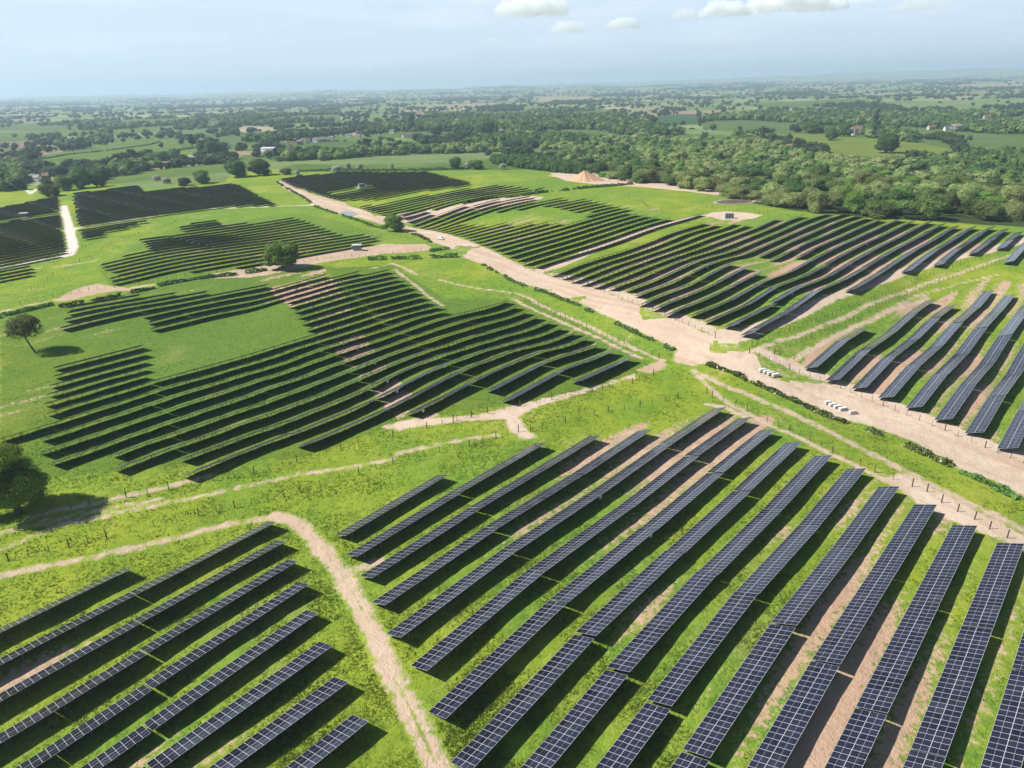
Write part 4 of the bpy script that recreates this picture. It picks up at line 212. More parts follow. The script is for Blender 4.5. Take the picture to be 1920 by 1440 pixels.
def ground_material():
    g = NT('ground_cover'); P = g.pos()
    nL = g.noise(P, .012, 3); nM = g.noise(P, .07, 4, .6); nS = g.noise(P, .45, 4, .65); nF = g.noise(P, 2.2, 3, .7)
    # tufts stretched along the rows, as mown and driven
    mp = g.t.nodes.new('ShaderNodeMapping'); g.l(P, mp.inputs[0]); mp.inputs['Rotation'].default_value = (0, 0, -(math.pi / 2 - AZ)); mp.inputs['Scale'].default_value = (.25, 1.2, 1)
    mp.vector_type = 'TEXTURE'; mp.inputs['Rotation'].default_value = (0, 0, math.pi / 2 - AZ); mp.inputs['Scale'].default_value = (5, 1.1, 1)
    nR = g.noise(mp.outputs[0], 1.0, 3, .6)
    gr = g.mix(g.map(nM, .3, .7), (.150, .242, .024), (.262, .312, .028))
    gr = g.mix(g.map(nL, .38, .62), gr, g.mix(g.map(nS, .35, .7), (.098, .208, .026), (.185, .275, .034)))
    gr = g.mix(g.math('MULTIPLY', g.map(nR, .52, .75), .6), gr, (.27, .285, .045))
    gr = g.mix(g.math('MULTIPLY', g.map(nS, .5, .25), .55), gr, (.055, .115, .018))
    gr = g.mix(g.math('MULTIPLY', g.map(nF, .55, .8), .5), gr, (.27, .30, .07))
    gr = g.mix(g.math('MULTIPLY', g.map(nF, .45, .2), .35), gr, (.040, .085, .015))
    fc = g.attr('fcol'); fcol = g.mix(g.map(nS, .2, .8), fc.outputs['Color'], (0, 0, 0)); fcol = g.mix(.78, fcol, fc.outputs['Color'])
    fv = g.mix(g.map(nL, .3, .7), (.86, .9, .8), (1.15, 1.1, 1.2)); fcol = g.mix(1.0, fcol, fv, 'MULTIPLY')
    base = g.mix(fc.outputs['Alpha'], gr, fcol)
    dry = g.map(g.noise(P, .035, 5, .7), .53, .72); base = g.mix(g.math('MULTIPLY', g.math('MULTIPLY', dry, .55), g.math('SUBTRACT', 1.0, fc.outputs['Alpha'])), base, (.30, .285, .10))
    # bare soil strips
    so = g.mix(g.map(nS, .3, .7), (.36, .245, .165), (.50, .36, .255)); so = g.mix(g.map(nL, .4, .6), so, (.44, .29, .20)); so = g.mix(g.math('MULTIPLY', g.map(nF, .5, .25), .5), so, (.24, .16, .10))
    vb = g.noise(P, .9, 4, .7)
    b = g.math('ADD', g.attr('bare').outputs['Fac'], g.math('MULTIPLY', g.math('SUBTRACT', vb, .5), .95))
    b = g.math('ADD', b, g.math('MULTIPLY', g.math('SUBTRACT', nF, .5), .35))
    base = g.mix(g.map(b, -.05, .12), base, so)
    # dirt tracks
    tk = g.mix(g.map(nM, .3, .7), (.475, .355, .27), (.575, .46, .37)); tk = g.mix(g.map(nS, .42, .62), tk, (.52, .40, .295)); tk = g.mix(g.math('MULTIPLY', g.map(nF, .5, .75), .4), tk, (.64, .55, .45))
    tk = g.mix(g.math('MULTIPLY', g.map(g.noise(P, .16, 5, .7), .5, .7), .5), tk, (.43, .31, .215)); tk = g.mix(g.attr('pale').outputs['Fac'], tk, (.64, .56, .49)); tk = g.mix(g.math('MULTIPLY', g.map(nF, .45, .2), .4), tk, (.30, .22, .15))
    tk = g.mix(g.math('MULTIPLY', g.attr('rut').outputs['Fac'], .75), tk, (.40, .275, .18))
    t = g.math('ADD', g.attr('track').outputs['Fac'], g.math('MULTIPLY', g.math('SUBTRACT', g.noise(P, .35, 6, .75), .5), 5.5))
    t = g.math('ADD', t, g.math('MULTIPLY', g.math('SUBTRACT', nF, .5), 1.0))
    base = g.mix(g.map(t, -.75, .65), base, tk)
    bump = g.math('ADD', nF, g.math('MULTIPLY', nS, 1.5))
    return g.bsdf(base, .95, .08, bump=bump, bstr=.55, bdist=.5)
M_ground = ground_material()

def panel_material():
    g = NT('panel_glass'); uv = g.t.nodes.new('ShaderNodeUVMap'); uv.uv_map = 'UVMap'
    sx = g.t.nodes.new('ShaderNodeSeparateXYZ'); g.l(uv.outputs[0], sx.inputs[0]); u, v = sx.outputs[0], sx.outputs[1]
    def near(val, period, w):     # 1 on a line at multiples of period
        f = g.math('FRACT', g.math('DIVIDE', val, period)); f = g.math('MINIMUM', f, g.math('SUBTRACT', 1.0, f)); return g.math('LESS_THAN', f, w / period)
    fr = g.math('MAXIMUM', near(u, MP, .028), near(v, WID / 2, .036))
    half = g.math('MULTIPLY', near(v, WID / 4, .022), .8)
    cell = g.math('MULTIPLY', g.math('MAXIMUM', near(u, MP / 6, .006), near(v, WID / 24, .004)), .12)
    rn = g.rand(); wn = g.t.nodes.new('ShaderNodeTexWhiteNoise'); wn.noise_dimensions = '2D'
    fl = g.t.nodes.new('ShaderNodeCombineXYZ'); g.l(g.math('FLOOR', g.math('DIVIDE', u, MP)), fl.inputs[0]); g.l(g.math('ADD', g.math('FLOOR', g.math('DIVIDE', v, WID / 2)), g.math('MULTIPLY', rn, 37.)), fl.inputs[1]); g.l(fl.outputs[0], wn.inputs['Vector'])
    c = g.mix(wn.outputs['Value'], (.0065, .0075, .017), (.0115, .0135, .029))
    c = g.mix(cell, c, (.20, .21, .25)); c = g.mix(half, c, (.28, .29, .33)); tint = g.map(rn, 0, 1, .75, 1.45, False); tv = g.t.nodes.new('ShaderNodeVectorMath'); tv.operation = 'SCALE'; g.l(c, tv.inputs[0]); g.l(tint, tv.inputs['Scale']); c = tv.outputs[0]; dust = g.noise(g.pos(), .35, 4, .65); c = g.mix(g.math('MULTIPLY', g.map(dust, .45, .8), .05), c, (.42, .40, .36)); c = g.mix(fr, c, (.54, .55, .58))
    m = g.bsdf(c, g.math('ADD', g.map(rn, 0, 1, .12, .24, False), g.math('MULTIPLY', fr, .25)), .6); return m
M_glass = panel_material()
M_alu = plain('aluminium_frame', (.46, .47, .49), .38, .5, .3, .05)
M_back = plain('panel_backsheet', (.009, .014, .026), .55, .3, 0, .2)
M_steel = plain('galvanised_steel', (.16, .165, .17), .55, .4, .3, .15)
M_post = plain('weathered_post', (.085, .066, .05), .9, .1, 0, .4)
M_wire = plain('fence_wire', (.22, .22, .21), .5, .4, .5, .1)
M_white = plain('white_paint', (.74, .74, .72), .5, .35, 0, .06)

def leaf(name, a, b, tr=.22, blossom=None):
    g = NT(name); tr = .5 if 'near_oak' in name else tr; geo = g.t.nodes.new('ShaderNodeNewGeometry')
    ri = g.t.nodes.new('ShaderNodeAttribute'); ri.attribute_name = 'lf'
    r = g.rand(); n = g.noise(g.pos(), .22, 2)
    c = g.mix(ri.outputs['Fac'], a, b)
    c = g.mix(g.math('MULTIPLY', g.map(n, .3, .7), .5), c, tuple(k * .7 for k in a))
    hs = g.t.nodes.new('ShaderNodeHueSaturation'); g.l(c, hs.inputs['Color']); g.l(g.math('ADD', .472, g.math('MULTIPLY', r, .05)), hs.inputs['Hue']); g.l(g.math('ADD', .66, g.math('MULTIPLY', r, .75)), hs.inputs['Value'])
    hs.inputs['Saturation'].default_value = .95
    c = hs.outputs[0]
    if blossom: c = g.mix(g.math('GREATER_THAN', ri.outputs['Fac'], blossom), c, (.62, .58, .53))
    m = g.bsdf(c, .75, .12)
    t = g.t.nodes.new('ShaderNodeBsdfTranslucent'); g.l(c, t.inputs[0]); mx = g.t.nodes.new('ShaderNodeMixShader'); mx.inputs[0].default_value = tr
    g.l(g.p.outputs[0], mx.inputs[1]); g.l(t.outputs[0], mx.inputs[2]); g.l(mx.outputs[0], g.o.inputs[0])
    return m
LEAF = {
    'dark': leaf('leaf_dark', (0.047, 0.102, 0.024), (0.112, 0.189, 0.041)),
    'wood': leaf('leaf_mid', (0.076, 0.140, 0.032), (0.168, 0.230, 0.050)),
    'light': leaf('leaf_olive', (0.170, 0.226, 0.063), (0.326, 0.372, 0.117)),
    'young': leaf('leaf_young', (0.053, 0.119, 0.028), (0.105, 0.182, 0.042)),
    'bright': leaf('leaf_bright', (0.097, 0.193, 0.025), (0.185, 0.306, 0.042)),
    'oak': leaf('leaf_oak', (0.077, 0.152, 0.019), (0.173, 0.253, 0.035)),
    'oak_near': leaf('leaf_near_oak', (.12, .20, .020), (.33, .40, .045)),
    'thin': leaf('leaf_grey_green', (.085, .125, .030), (.15, .20, .055)),
    'pine': leaf('leaf_conifer', (0.022, 0.042, 0.017), (0.042, 0.070, 0.026)),
    'blossom': leaf('leaf_blossom', (0.094, 0.133, 0.047), (0.156, 0.187, 0.078), blossom=.30),
    'hedge': leaf('leaf_hedge', (0.076, 0.162, 0.032), (0.176, 0.284, 0.054)),
    'hedgeb': leaf('leaf_hedge_blossom', (0.088, 0.175, 0.032), (0.205, 0.309, 0.058), blossom=.93),
    'far': leaf('leaf_far', (0.044, 0.094, 0.032), (0.111, 0.177, 0.061)),
}
M_bark = plain('bark', (.085, .066, .048), .95, .1, 0, .4, 3)
M_grass = leaf('grass_blades', (.170, .245, .024), (.340, .355, .045), tr=.45)

# ---------------------------------------------------------------- ground sheet (polar grid: fine near, coarse far)
def build_ground():
    az = np.radians(np.arange(-62, 62.01, .14)); r = 12 * np.exp(np.arange(0, math.log(27000 / 12), .0083))
    A, Rr = np.meshgrid(az, r); X = (Rr * np.sin(A)).ravel(); Y = (Rr * np.cos(A)).ravel()
    na, nr = len(az), len(r); N = X.size
    Zv = H(X, Y)
    rad = Rr.ravel()
    Zv += np.where(rad < 260, (noise2(X / 1.7, Y / 1.7, 5) - .5) * .16 + (noise2(X / 7, Y / 7, 6) - .5) * .3, 0)
    track = np.full(N, -4.0); pale = np.zeros(N); rut = np.zeros(N); tid = np.zeros(N, int)
    names = ['haul_road', 'farm_track', 'path', 'white_track', 'lane', 'bank_path', 'yard']
    def cls(n): return names.index(n) + 1 if n in names else 7
    def near(pts, m):
        a = np.array(pts); return np.nonzero((X > a[:, 0].min() - m) & (X < a[:, 0].max() + m) & (Y > a[:, 1].min() - m) & (Y < a[:, 1].max() + m))[0]
    for nme, w, pts in TRACKS:
        ix = near(pts, w + 6); dd = segdist(X[ix], Y[ix], pts); sd = w / 2 - dd
        if nme in ('farm_track', 'bank_path') and w > 1.8: sd = sd - (w * .42) * np.exp(-(dd / (w * .13)) ** 2) * (.5 + noise2(X[ix] / 7, Y[ix] / 7, 25))
        up = sd > track[ix]; track[ix] = np.maximum(track[ix], sd); tid[ix[up & (sd > -1.2)]] = cls(nme)
        if nme == 'white_track': pale[ix] = np.maximum(pale[ix], np.clip(sd + .5, 0, 1))
        if nme in ('farm_track', 'path', 'bank_path'): rut[ix] = np.maximum(rut[ix], .42 * (sd > -1.2))
        if w < 5: rut[ix] = np.maximum(rut[ix], np.exp(-((dd - w * .28) / .35) ** 2) * .6)
    for nme, pts in POLYS:
        ix = near(pts, 8); dd = segdist(X[ix], Y[ix], pts + pts[:1]); sd = np.where(inside(X[ix], Y[ix], pts), dd, -dd)
        if nme in ('bare_bank', 'bare_corner', 'bare_top', 'bare_strip', 'verge', 'gravel_patch'): sd = np.minimum(sd - .3, 1.6)
        up = sd > track[ix]; track[ix] = np.maximum(track[ix], np.clip(sd, -4, 4)); tid[ix[up & (sd > -1.2)]] = cls(nme)
        if nme in ('gravel_pad', 'gravel_patch', 'substation_yard'): rut[ix] = np.maximum(rut[ix], (noise2(X[ix] / 4, Y[ix] / 7, 17) * .6 + .45) * (sd > -.5))
        if nme == 'haul_road':
            mid = np.array(pts); la = X[ix] * .57 - Y[ix] * .82; lb = X[ix] * .82 + Y[ix] * .57; q = noise2(lb / 1.6 + noise2(la / 25, lb / 25, 4) * 3, la / 55, 3) * .75 + noise2(la / 12, lb / 12, 2) * .25; rut[ix] = np.maximum(rut[ix], np.clip((q - .45) * 3, 0, 1) * (sd > .3) * .85)
    # weedy islands inside the haul road verge
    isl = noise2(X / 14, Y / 9, 21); hr = (tid == 1); track = np.where(hr & (track < 5) & (isl > .80), np.minimum(track, -.6), track)
    # bare soil tendency between rows
    s = X * DV[0] + Y * DV[1]; o = X * CV[0] + Y * CV[1]; al = (C0 - o) / PIT; ai = np.floor(-al); tt = -al - ai
    zone = np.full(N, .20)
    for val, pts in BARE:
        ix = near(pts, 5); k = inside(X[ix], Y[ix], pts); zone[ix[k]] = np.maximum(zone[ix[k]], val)
    nb = noise2(s / 24 + ai * 17.3, ai * 3.7 + .5, 11) * .65 + noise2(s / 70, o / 40, 12) * .35
    bare = zone + (nb - .5) * 1.05 - .52 - .16 * np.abs(tt - .74) / .25
    bare[rad > 900] = -1
    # fields
    fcol = np.zeros((N, 4), np.float32)
    gx, gy = X / 185. + .25 * np.sin(Y / 700), Y / 230. + .25 * np.sin(X / 600)
    jx = np.random.default_rng(31).random((64, 64)); jy = np.random.default_rng(32).random((64, 64)); hv = np.random.default_rng(33).random((64, 64))
    d1 = np.full(N, 1e9); hid = np.zeros(N)
    ix0 = np.floor(gx).astype(int); iy0 = np.floor(gy).astype(int)
    for a in (-1, 0, 1):
        for b in (-1, 0, 1):
            cxi, cyi = ix0 + a, iy0 + b; px = cxi + .15 + .7 * jx[cxi & 63, cyi & 63]; py = cyi + .15 + .7 * jy[cxi & 63, cyi & 63]
            dd = (gx - px) ** 2 + (gy - py) ** 2; m = dd < d1; d1 = np.where(m, dd, d1); hid = np.where(m, hv[cxi & 63, cyi & 63], hid)
    pal = np.array([(.075, .125, .03), (.10, .155, .04), (.13, .18, .06), (.085, .14, .045), (.16, .20, .085), (.055, .10, .03), (.26, .23, .14), (.10, .15, .035), (.22, .145, .105), (.115, .165, .05)])
    far = (rad > 930) | ((Y > 870) & (X < 400)) | (X < -560) | (X > 560)
    fcol[:, :3] = pal[np.clip((hid * 10).astype(int), 0, 9)] * 1.4; fcol[:, 3] = np.where(far, 1, 0)
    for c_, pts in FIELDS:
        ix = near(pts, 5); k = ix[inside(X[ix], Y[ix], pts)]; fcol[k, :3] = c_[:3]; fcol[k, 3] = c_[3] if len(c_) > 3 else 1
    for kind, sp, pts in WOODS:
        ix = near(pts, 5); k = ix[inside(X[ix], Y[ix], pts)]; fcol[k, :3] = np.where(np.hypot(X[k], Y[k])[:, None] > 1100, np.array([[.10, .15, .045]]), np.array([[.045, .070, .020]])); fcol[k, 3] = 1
    idx = np.arange(N).reshape(nr, na)
    F = np.stack([idx[:-1, :-1], idx[:-1, 1:], idx[1:, 1:], idx[1:, :-1]], -1).reshape(-1, 4)[:, ::-1]
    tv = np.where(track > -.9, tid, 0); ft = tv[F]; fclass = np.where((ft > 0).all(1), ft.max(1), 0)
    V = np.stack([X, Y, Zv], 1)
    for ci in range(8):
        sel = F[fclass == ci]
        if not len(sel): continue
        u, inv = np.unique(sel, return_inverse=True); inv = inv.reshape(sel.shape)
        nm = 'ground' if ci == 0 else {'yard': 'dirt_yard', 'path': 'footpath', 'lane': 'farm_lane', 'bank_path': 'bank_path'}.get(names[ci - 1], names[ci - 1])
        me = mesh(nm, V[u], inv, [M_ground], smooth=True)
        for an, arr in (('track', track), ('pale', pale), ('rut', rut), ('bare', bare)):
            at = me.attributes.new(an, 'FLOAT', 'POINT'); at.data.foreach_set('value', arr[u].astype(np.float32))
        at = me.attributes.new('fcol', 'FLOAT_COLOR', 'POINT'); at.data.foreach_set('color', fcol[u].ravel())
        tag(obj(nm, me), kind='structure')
    return dict(X=X, Y=Y, track=track, bare=bare)
G = build_ground()

# ---------------------------------------------------------------- solar tables
def local_slope():  # table frame: x along row, y uphill side, z up
    return None
ct, st = math.cos(TILT), math.sin(TILT)
def slab(x0, x1, v0, v1, th=.035):
    # a tilted slab from across-slope v0..v1; returns verts
    out = []
    for zz in (-th, 0):
        for x, v in ((x0, v0), (x1, v0), (x1, v1), (x0, v1)):
            out.append((x, -UO / 2 + v * ct - zz * st, LOW + v * st + zz * ct))
    return out
SF = [(0, 3, 2, 1), (4, 5, 6, 7), (0, 1, 5, 4), (1, 2, 6, 5), (2, 3, 7, 6), (3, 0, 4, 7)]
def slab_mesh(name, x0, x1, v0, v1, nu0):
    vs = slab(x0, x1, v0, v1); uvs = []
    for fi, f in enumerate(SF):
        for i in f:
            x, v = [(x0, v0), (x1, v0), (x1, v1), (x0, v1)][i % 4]; uvs.append((x - nu0, v))
    return mesh(name, vs, SF, [M_glass, M_alu, M_back], [2, 0, 1, 1, 1, 1], uv=uvs)
module_me = [slab_mesh('solar_module', -MP / 2 + .008, MP / 2 - .008, b * WID / 2 + .006, (b + 1) * WID / 2 - .006, -MP / 2) for b in (0, 1)]
arr_cache = {}; fr_cache = {}
def bays(n): return max(2, int(round(n / 26 * 7)))
def frame_geo(n, legs=True, g=None):
    L = n * MP; g = g or Geo(); nb = bays(n)
    for v in (.75, 1.75, 2.9, 3.9):
        y = -UO / 2 + v * ct + .08 * st; z = LOW + v * st - .08 * ct; g.box(-L / 2 + .1, y - .03, z - .05, L / 2 - .1, y + .03, z + .03)
    for i in range(nb):
        x = -L / 2 + L * (i + .5) / nb
        a = Vector((x, -UO / 2 + .4 * ct, LOW + .4 * st - .2)); b = Vector((x, -UO / 2 + 4.2 * ct, LOW + 4.2 * st - .2)); g.tube([a, b], [.05, .05], 4)
        if legs:
            for v in (1.0, 3.6): leg_box(g, x, v)
    return g
def leg_box(g, x, v):
    y = -UO / 2 + v * ct; g.box(x - .05, y - .05, -.7, x + .05, y + .05, LOW + v * st - .2)
lg = []
for v in (1.0, 3.6):
    g = Geo(); leg_box(g, 0, v); lg.append(g.mesh('leg', [M_steel]))
def arr_mesh(n):
    if n not in arr_cache: arr_cache[n] = slab_mesh('panel_array', -n * MP / 2, n * MP / 2, 0, WID, -n * MP / 2)
    return arr_cache[n]
def fr_mesh(n, legs):
    if (n, legs) not in fr_cache: fr_cache[(n, legs)] = frame_geo(n, legs).mesh('support_frame', [M_steel])
    return fr_cache[(n, legs)]
def place(k, s_far, n):
    L = n * MP; s0 = s_far - L; o = C0 - PIT * k + UO / 2
    ss = np.linspace(s0, s_far, 7); xs = DV[0] * ss + CV[0] * o; ys = DV[1] * ss + CV[1] * o; zs = H(xs, ys)
    A = np.polyfit(ss - ss.mean(), zs, 1); sl, z0 = A[0], A[1]
    dx = -Vector((DV[0], DV[1], sl)).normalized(); dy = Vector((CV[0], CV[1], 0)); dz = dy.cross(dx) * -1
    dz = dx.cross(dy); 
    if dz.z < 0: dz = -dz
    # right handed frame: x along row, y = z cross x
    yy = dz.cross(dx)
    cx, cy = DV * ss.mean() + CV * o
    return Matrix(((dx[0], yy[0], dz[0], cx), (dx[1], yy[1], dz[1], cy), (dx[2], yy[2], dz[2], z0), (0, 0, 0, 1))), (yy.x * CV[0] + yy.y * CV[1])
BN = {'A': 'front left block', 'B': 'front right block', 'C': 'block beside the concrete stacks', 'D': 'middle block below the oak', 'E': 'block below the grey cabin',
      'F': 'ring round the green hollow', 'I': 'dark block above the oak', 'J': 'far dark block', 'K': 'far dense block', 'G': 'narrow block by the lane', 'H': 'farthest block'}
EDGE = {'A': 'its right edge', 'B': 'its right edge', 'C': 'its far edge', 'D': 'its near edge', 'E': 'its near edge', 'F': 'its near edge', 'I': 'its near edge'}
allt = []
for b, lst in TABLES.items():
    ks = sorted(set(k for k, _, _ in lst)); 
    rk = {k: i + 1 for i, k in enumerate(ks)} if b != 'C' else {k: len(ks) - i for i, k in enumerate(ks)}
    if b == 'C': rk = {k: i + 1 for i, k in enumerate(sorted(ks, reverse=True))}
    cnt = {}
    for k, s, n in sorted(lst, key=lambda t: (t[0], -t[1])):
        cnt[k] = cnt.get(k, 0) + 1
        s = s / 10.; m, hand = place(k, s, n); p = m.translation
        u, v, w = proj(p.x, p.y, p.z + 1.5)
        vis = False
        for e in (-.5, -.25, 0, .25, .5):
            q = m @ Vector((e * n * MP, 0, 1.6)); uu, vv, ww = proj(*q)
            vis |= (-10 < uu < 1930 and -10 < vv < 1450 and ww > 0)
        allt.append(dict(b=b, k=k, s=s, n=n, m=m, w=w, vis=vis, lab='solar table, %s, %s row from %s, %s from top' % (BN[b], nums(rk[k]), EDGE.get(b, 'its near edge'), nums(cnt[k]))))
order = sorted([t for t in allt if t['vis']], key=lambda t: t['w'])
indiv = set(id(t) for t in order[:300])
invb = Geo(); invb.box(-.35, -.14, -.45, .35, .14, .45); inv_me = invb.mesh('inverter_box', [M_white])
roots = {}
MODR = 190
for t in allt:
    if id(t) not in indiv: continue
    r = bpy.data.objects.new('solar_table', None); COL.objects.link(r); r.empty_display_size = .3
    jr = random.Random(int(t['s'] * 10) + t['k'] * 977); r.matrix_world = t['m'] @ Matrix.Rotation(math.radians(jr.uniform(-.6, .6)), 4, 'X') @ Matrix.Rotation(math.radians(jr.uniform(-.12, .12)), 4, 'Y'); n = t['n']; tag(r, t['lab'], 'solar table', 'solar tables in rows across the site')
    L = n * MP; near = t['w'] < MODR
    if near:
        for i in range(n):
            for b in (0, 1):
                obj('solar_module', module_me[b], r, (-L / 2 + (i + .5) * MP, 0, 0))
        obj('support_frame', fr_mesh(n, False), r); nb = bays(n)
        for i in range(nb):
            for q in (0, 1): obj('leg', lg[q], r, (-L / 2 + L * (i + .5) / nb, 0, 0))
    else:
        obj('panel_array', arr_mesh(n), r); obj('support_frame', fr_mesh(n, True), r)
    roots[(t['k'], t['s'], n)] = r
for k, s in INV:
    for (kk, sf, n), r in roots.items():
        if kk == k and sf - n * MP <= s <= sf:
            obj('inverter_box', inv_me, r, (min(max((sf - n * MP / 2) - s, -n * MP / 2 + 1), n * MP / 2 - 1), -UO / 2 + 3.6 * ct + .22, 1.35)); break
# the remaining far tables as one mass
rest = [t for t in allt if id(t) not in indiv and (t['vis'] or t['w'] < 700)]
V = []; F = []; MI = []; UVS = []; vo = 0
for t in rest:
    n = t['n']; L = n * MP; g = Geo()
    if t['w'] < 0: continue
    for i in range(bays(n)):
        x = -L / 2 + L * (i + .5) / bays(n); leg_box(g, x, 1.0); leg_box(g, x, 3.6)
    vs = slab(-L / 2, L / 2, 0, WID) + g.v; fs = [f for f in SF] + [tuple(i + 8 for i in f) for f in g.f]
    V += [tuple(t['m'] @ Vector(p)) for p in vs]; F += [tuple(i + vo for i in f) for f in fs]; MI += [2, 0, 1, 1, 1, 1] + [3] * len(g.f)
    for f in SF:
        for i in f:
            x, v = [(0, 0), (L, 0), (L, WID), (0, WID)][i % 4]; UVS.append((x, v))
    UVS += [(.5, .5)] * (4 * len(g.f)); vo += len(vs)
me = mesh('far_solar_tables', V, np.array(F), [M_glass, M_alu, M_back, M_steel], MI, uv=UVS)
tag(obj('far_solar_tables', me), 'dense dark rows of solar tables across the far fields', 'solar tables', kind='stuff')

# ---------------------------------------------------------------- trees
def ico(sub):
    bm = bmesh.new(); bmesh.ops.create_icosphere(bm, subdivisions=sub, radius=1); v = np.array([q.co[:] for q in bm.verts]); f = np.array([[q.index for q in p.verts] for p in bm.faces]); bm.free(); return v, f
ICO1 = ico(1); ICO2 = ico(2)
def crown_geo(seed, nleaf, leafs, lobes, kind='round'):
    """unit crown: width 1, height 1 standing on z=0..1. returns verts, quads, leaf value"""
    r = np.random.default_rng(seed); C = []
    for i in range(lobes):
        if kind == 'cone':
            z = r.uniform(.05, .95); rr = .42 * (1 - z) + .06; a = r.uniform(0, 6.28); C.append((math.cos(a) * rr * .5, math.sin(a) * rr * .5, z, rr * .75, .10))
        else:
            a = r.uniform(0, 6.28); q = math.sqrt(r.random()) * (.36 if kind == 'round' else .36); z = r.uniform(.16, .80) if kind == 'round' else .5 + r.normal(0, .17)
            lr = r.uniform(.13, .24) if kind == 'round' else (r.uniform(.11, .20) if kind == 'wide' else r.uniform(.09, .16))
            q *= 1 - .8 * max(0, z - .55); C.append((math.cos(a) * q, math.sin(a) * q, min(max(z, .17), .82), lr, lr * r.uniform(.8, 1.05)))
    if kind == 'round': C.insert(0, (0, 0, .47, .41, .46))
    C = np.array(C); area = C[:, 3] ** 2; pick = r.choice(len(C), nleaf, p=area / area.sum())
    nrm = r.normal(size=(nleaf, 3)); nrm /= np.linalg.norm(nrm, axis=1)[:, None]; nrm[:, 2] = np.where(nrm[:, 2] < -.35, -nrm[:, 2], nrm[:, 2])
    c = C[pick]; rad = np.stack([c[:, 3], c[:, 3], c[:, 4]], 1); P = c[:, :3] + nrm * rad * r.uniform(.86, 1.12, (nleaf, 1))
    n2 = nrm + r.normal(0, .27, (nleaf, 3)); n2 /= np.linalg.norm(n2, axis=1)[:, None]
    t = np.cross(n2, r.normal(size=(nleaf, 3))); t /= np.linalg.norm(t, axis=1)[:, None]; b = np.cross(n2, t)
    sz = leafs * r.uniform(.55, 1.25, (nleaf, 1)); asp = r.uniform(.6, 1., (nleaf, 1))
    V = np.stack([P - t * sz - b * sz * asp, P + t * sz - b * sz * asp * .7, P + t * sz * .8 + b * sz * asp, P - t * sz * .9 + b * sz * asp * .8], 1).reshape(-1, 3)
    Fq = np.arange(nleaf * 4).reshape(-1, 4); lf = r.random(nleaf)
    iv, itf = ICO1; CV_ = []; CF = []; o = len(V)
    for cc in C:
        CV_.append(iv * np.array([cc[3], cc[3], cc[4]]) * .84 + cc[:3]); q = itf + o; CF.append(np.column_stack([q, q[:, 2]])); o += len(iv)
    return V, Fq, lf, np.concatenate(CV_), np.concatenate(CF)
def crown_mesh(name, seed, nleaf, leafs, lobes, kind, mat, core=True):
    V, Fq, lf, cvv, cf = crown_geo(seed, nleaf, leafs, lobes, kind)
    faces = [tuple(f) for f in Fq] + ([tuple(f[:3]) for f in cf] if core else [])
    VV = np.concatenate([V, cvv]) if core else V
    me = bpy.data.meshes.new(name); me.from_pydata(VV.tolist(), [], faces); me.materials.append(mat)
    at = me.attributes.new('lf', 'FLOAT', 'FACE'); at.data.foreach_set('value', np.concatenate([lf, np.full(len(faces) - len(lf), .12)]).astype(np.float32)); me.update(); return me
def trunk_mesh(seed, lean=0., thin=False):
    r = random.Random(seed); g = Geo(); k = .5 if thin else 1
    top = (lean, r.uniform(-.03, .03), .62); g.tube([(0, 0, -.04), (lean * .3, 0, .12), (lean * .65, .01, .35), top], [.055 * k, .04 * k, .032 * k, .016 * k], 8)
    for i in range(6):
        a = r.uniform(0, 6.28); z = r.uniform(.28, .52); q = r.uniform(.16, .30); f = z / .62 * lean
        g.tube([(f, 0, z), (f + math.cos(a) * q * .5, math.sin(a) * q * .5, z + .10), (f + math.cos(a) * q, math.sin(a) * q, z + .24)], [.020 * k, .013 * k, .005 * k], 5)
    return g.mesh('trunk', [M_bark], True)
variants = {}
def tree_kit(kind):
    if kind in variants: return variants[kind]
    nv = 5 if kind in ('light', 'dark', 'wood', 'young') else 1
    shp = {'pine': 'cone', 'thin': 'thin'}.get(kind, 'round'); res = []
    for i in range(nv):
        sd = hash(kind) % 97 if False else sum(map(ord, kind)) + i * 13
        if kind == 'oak_near': cm = crown_mesh('crown', sd, 32000, .0105, 38, 'wide', LEAF[kind])
        elif kind == 'oak': cm = crown_mesh('crown', sd, 9000, .017, 44, 'round', LEAF[kind])
        elif kind == 'thin': cm = crown_mesh('crown', sd, 5200, .019, 12, 'round', LEAF[kind], core=False)
        elif kind == 'bright': cm = crown_mesh('crown', sd, 6000, .020, 34, 'round', LEAF[kind])
        elif kind == 'pine': cm = crown_mesh('crown', sd, 1800, .035, 16, 'cone', LEAF[kind])
        else: cm = crown_mesh('crown', sd, 3600, .022, 15, 'round', LEAF[kind])
        res.append((cm, trunk_mesh(sd, .22 if kind == 'thin' else r_lean(sd), kind == 'thin')))
    variants[kind] = res; return res
def r_lean(s): return random.Random(s).uniform(-.05, .05)
CBASE = {'thin': .25, 'pine': .12, 'oak': .10, 'oak_near': .04, 'bright': .06, 'blossom': .0}
def add_tree(kind, x, y, h, w, label, cat='tree', group=None, name=None):
    kit = tree_kit(kind); cm, tm = kit[random.randrange(len(kit))]
    nm = name or {'pine': 'conifer_tree', 'blossom': 'blossoming_bush', 'oak': 'oak_tree', 'oak_near': 'oak_tree', 'thin': 'thin_tree'}.get(kind, 'broadleaf_tree')
    e = bpy.data.objects.new(nm, None); COL.objects.link(e); e.location = (x, y, hz(x, y) - .1); e.rotation_euler = (0, 0, random.uniform(0, 6.28) if kind != 'thin' else math.radians(180)); tag(e, label, cat, group)
    cb = CBASE.get(kind, -.06); c = obj('crown', cm, e, ((.10 * w if False else (.22 * h * .62 if kind == 'thin' else 0)), 0, cb * h)); c.scale = (w * 1.12, w * 1.12, h * (1 - cb) * 1.04)
    t = obj('trunk', tm, e); t.scale = (h, h, h); return e
ntree = 0
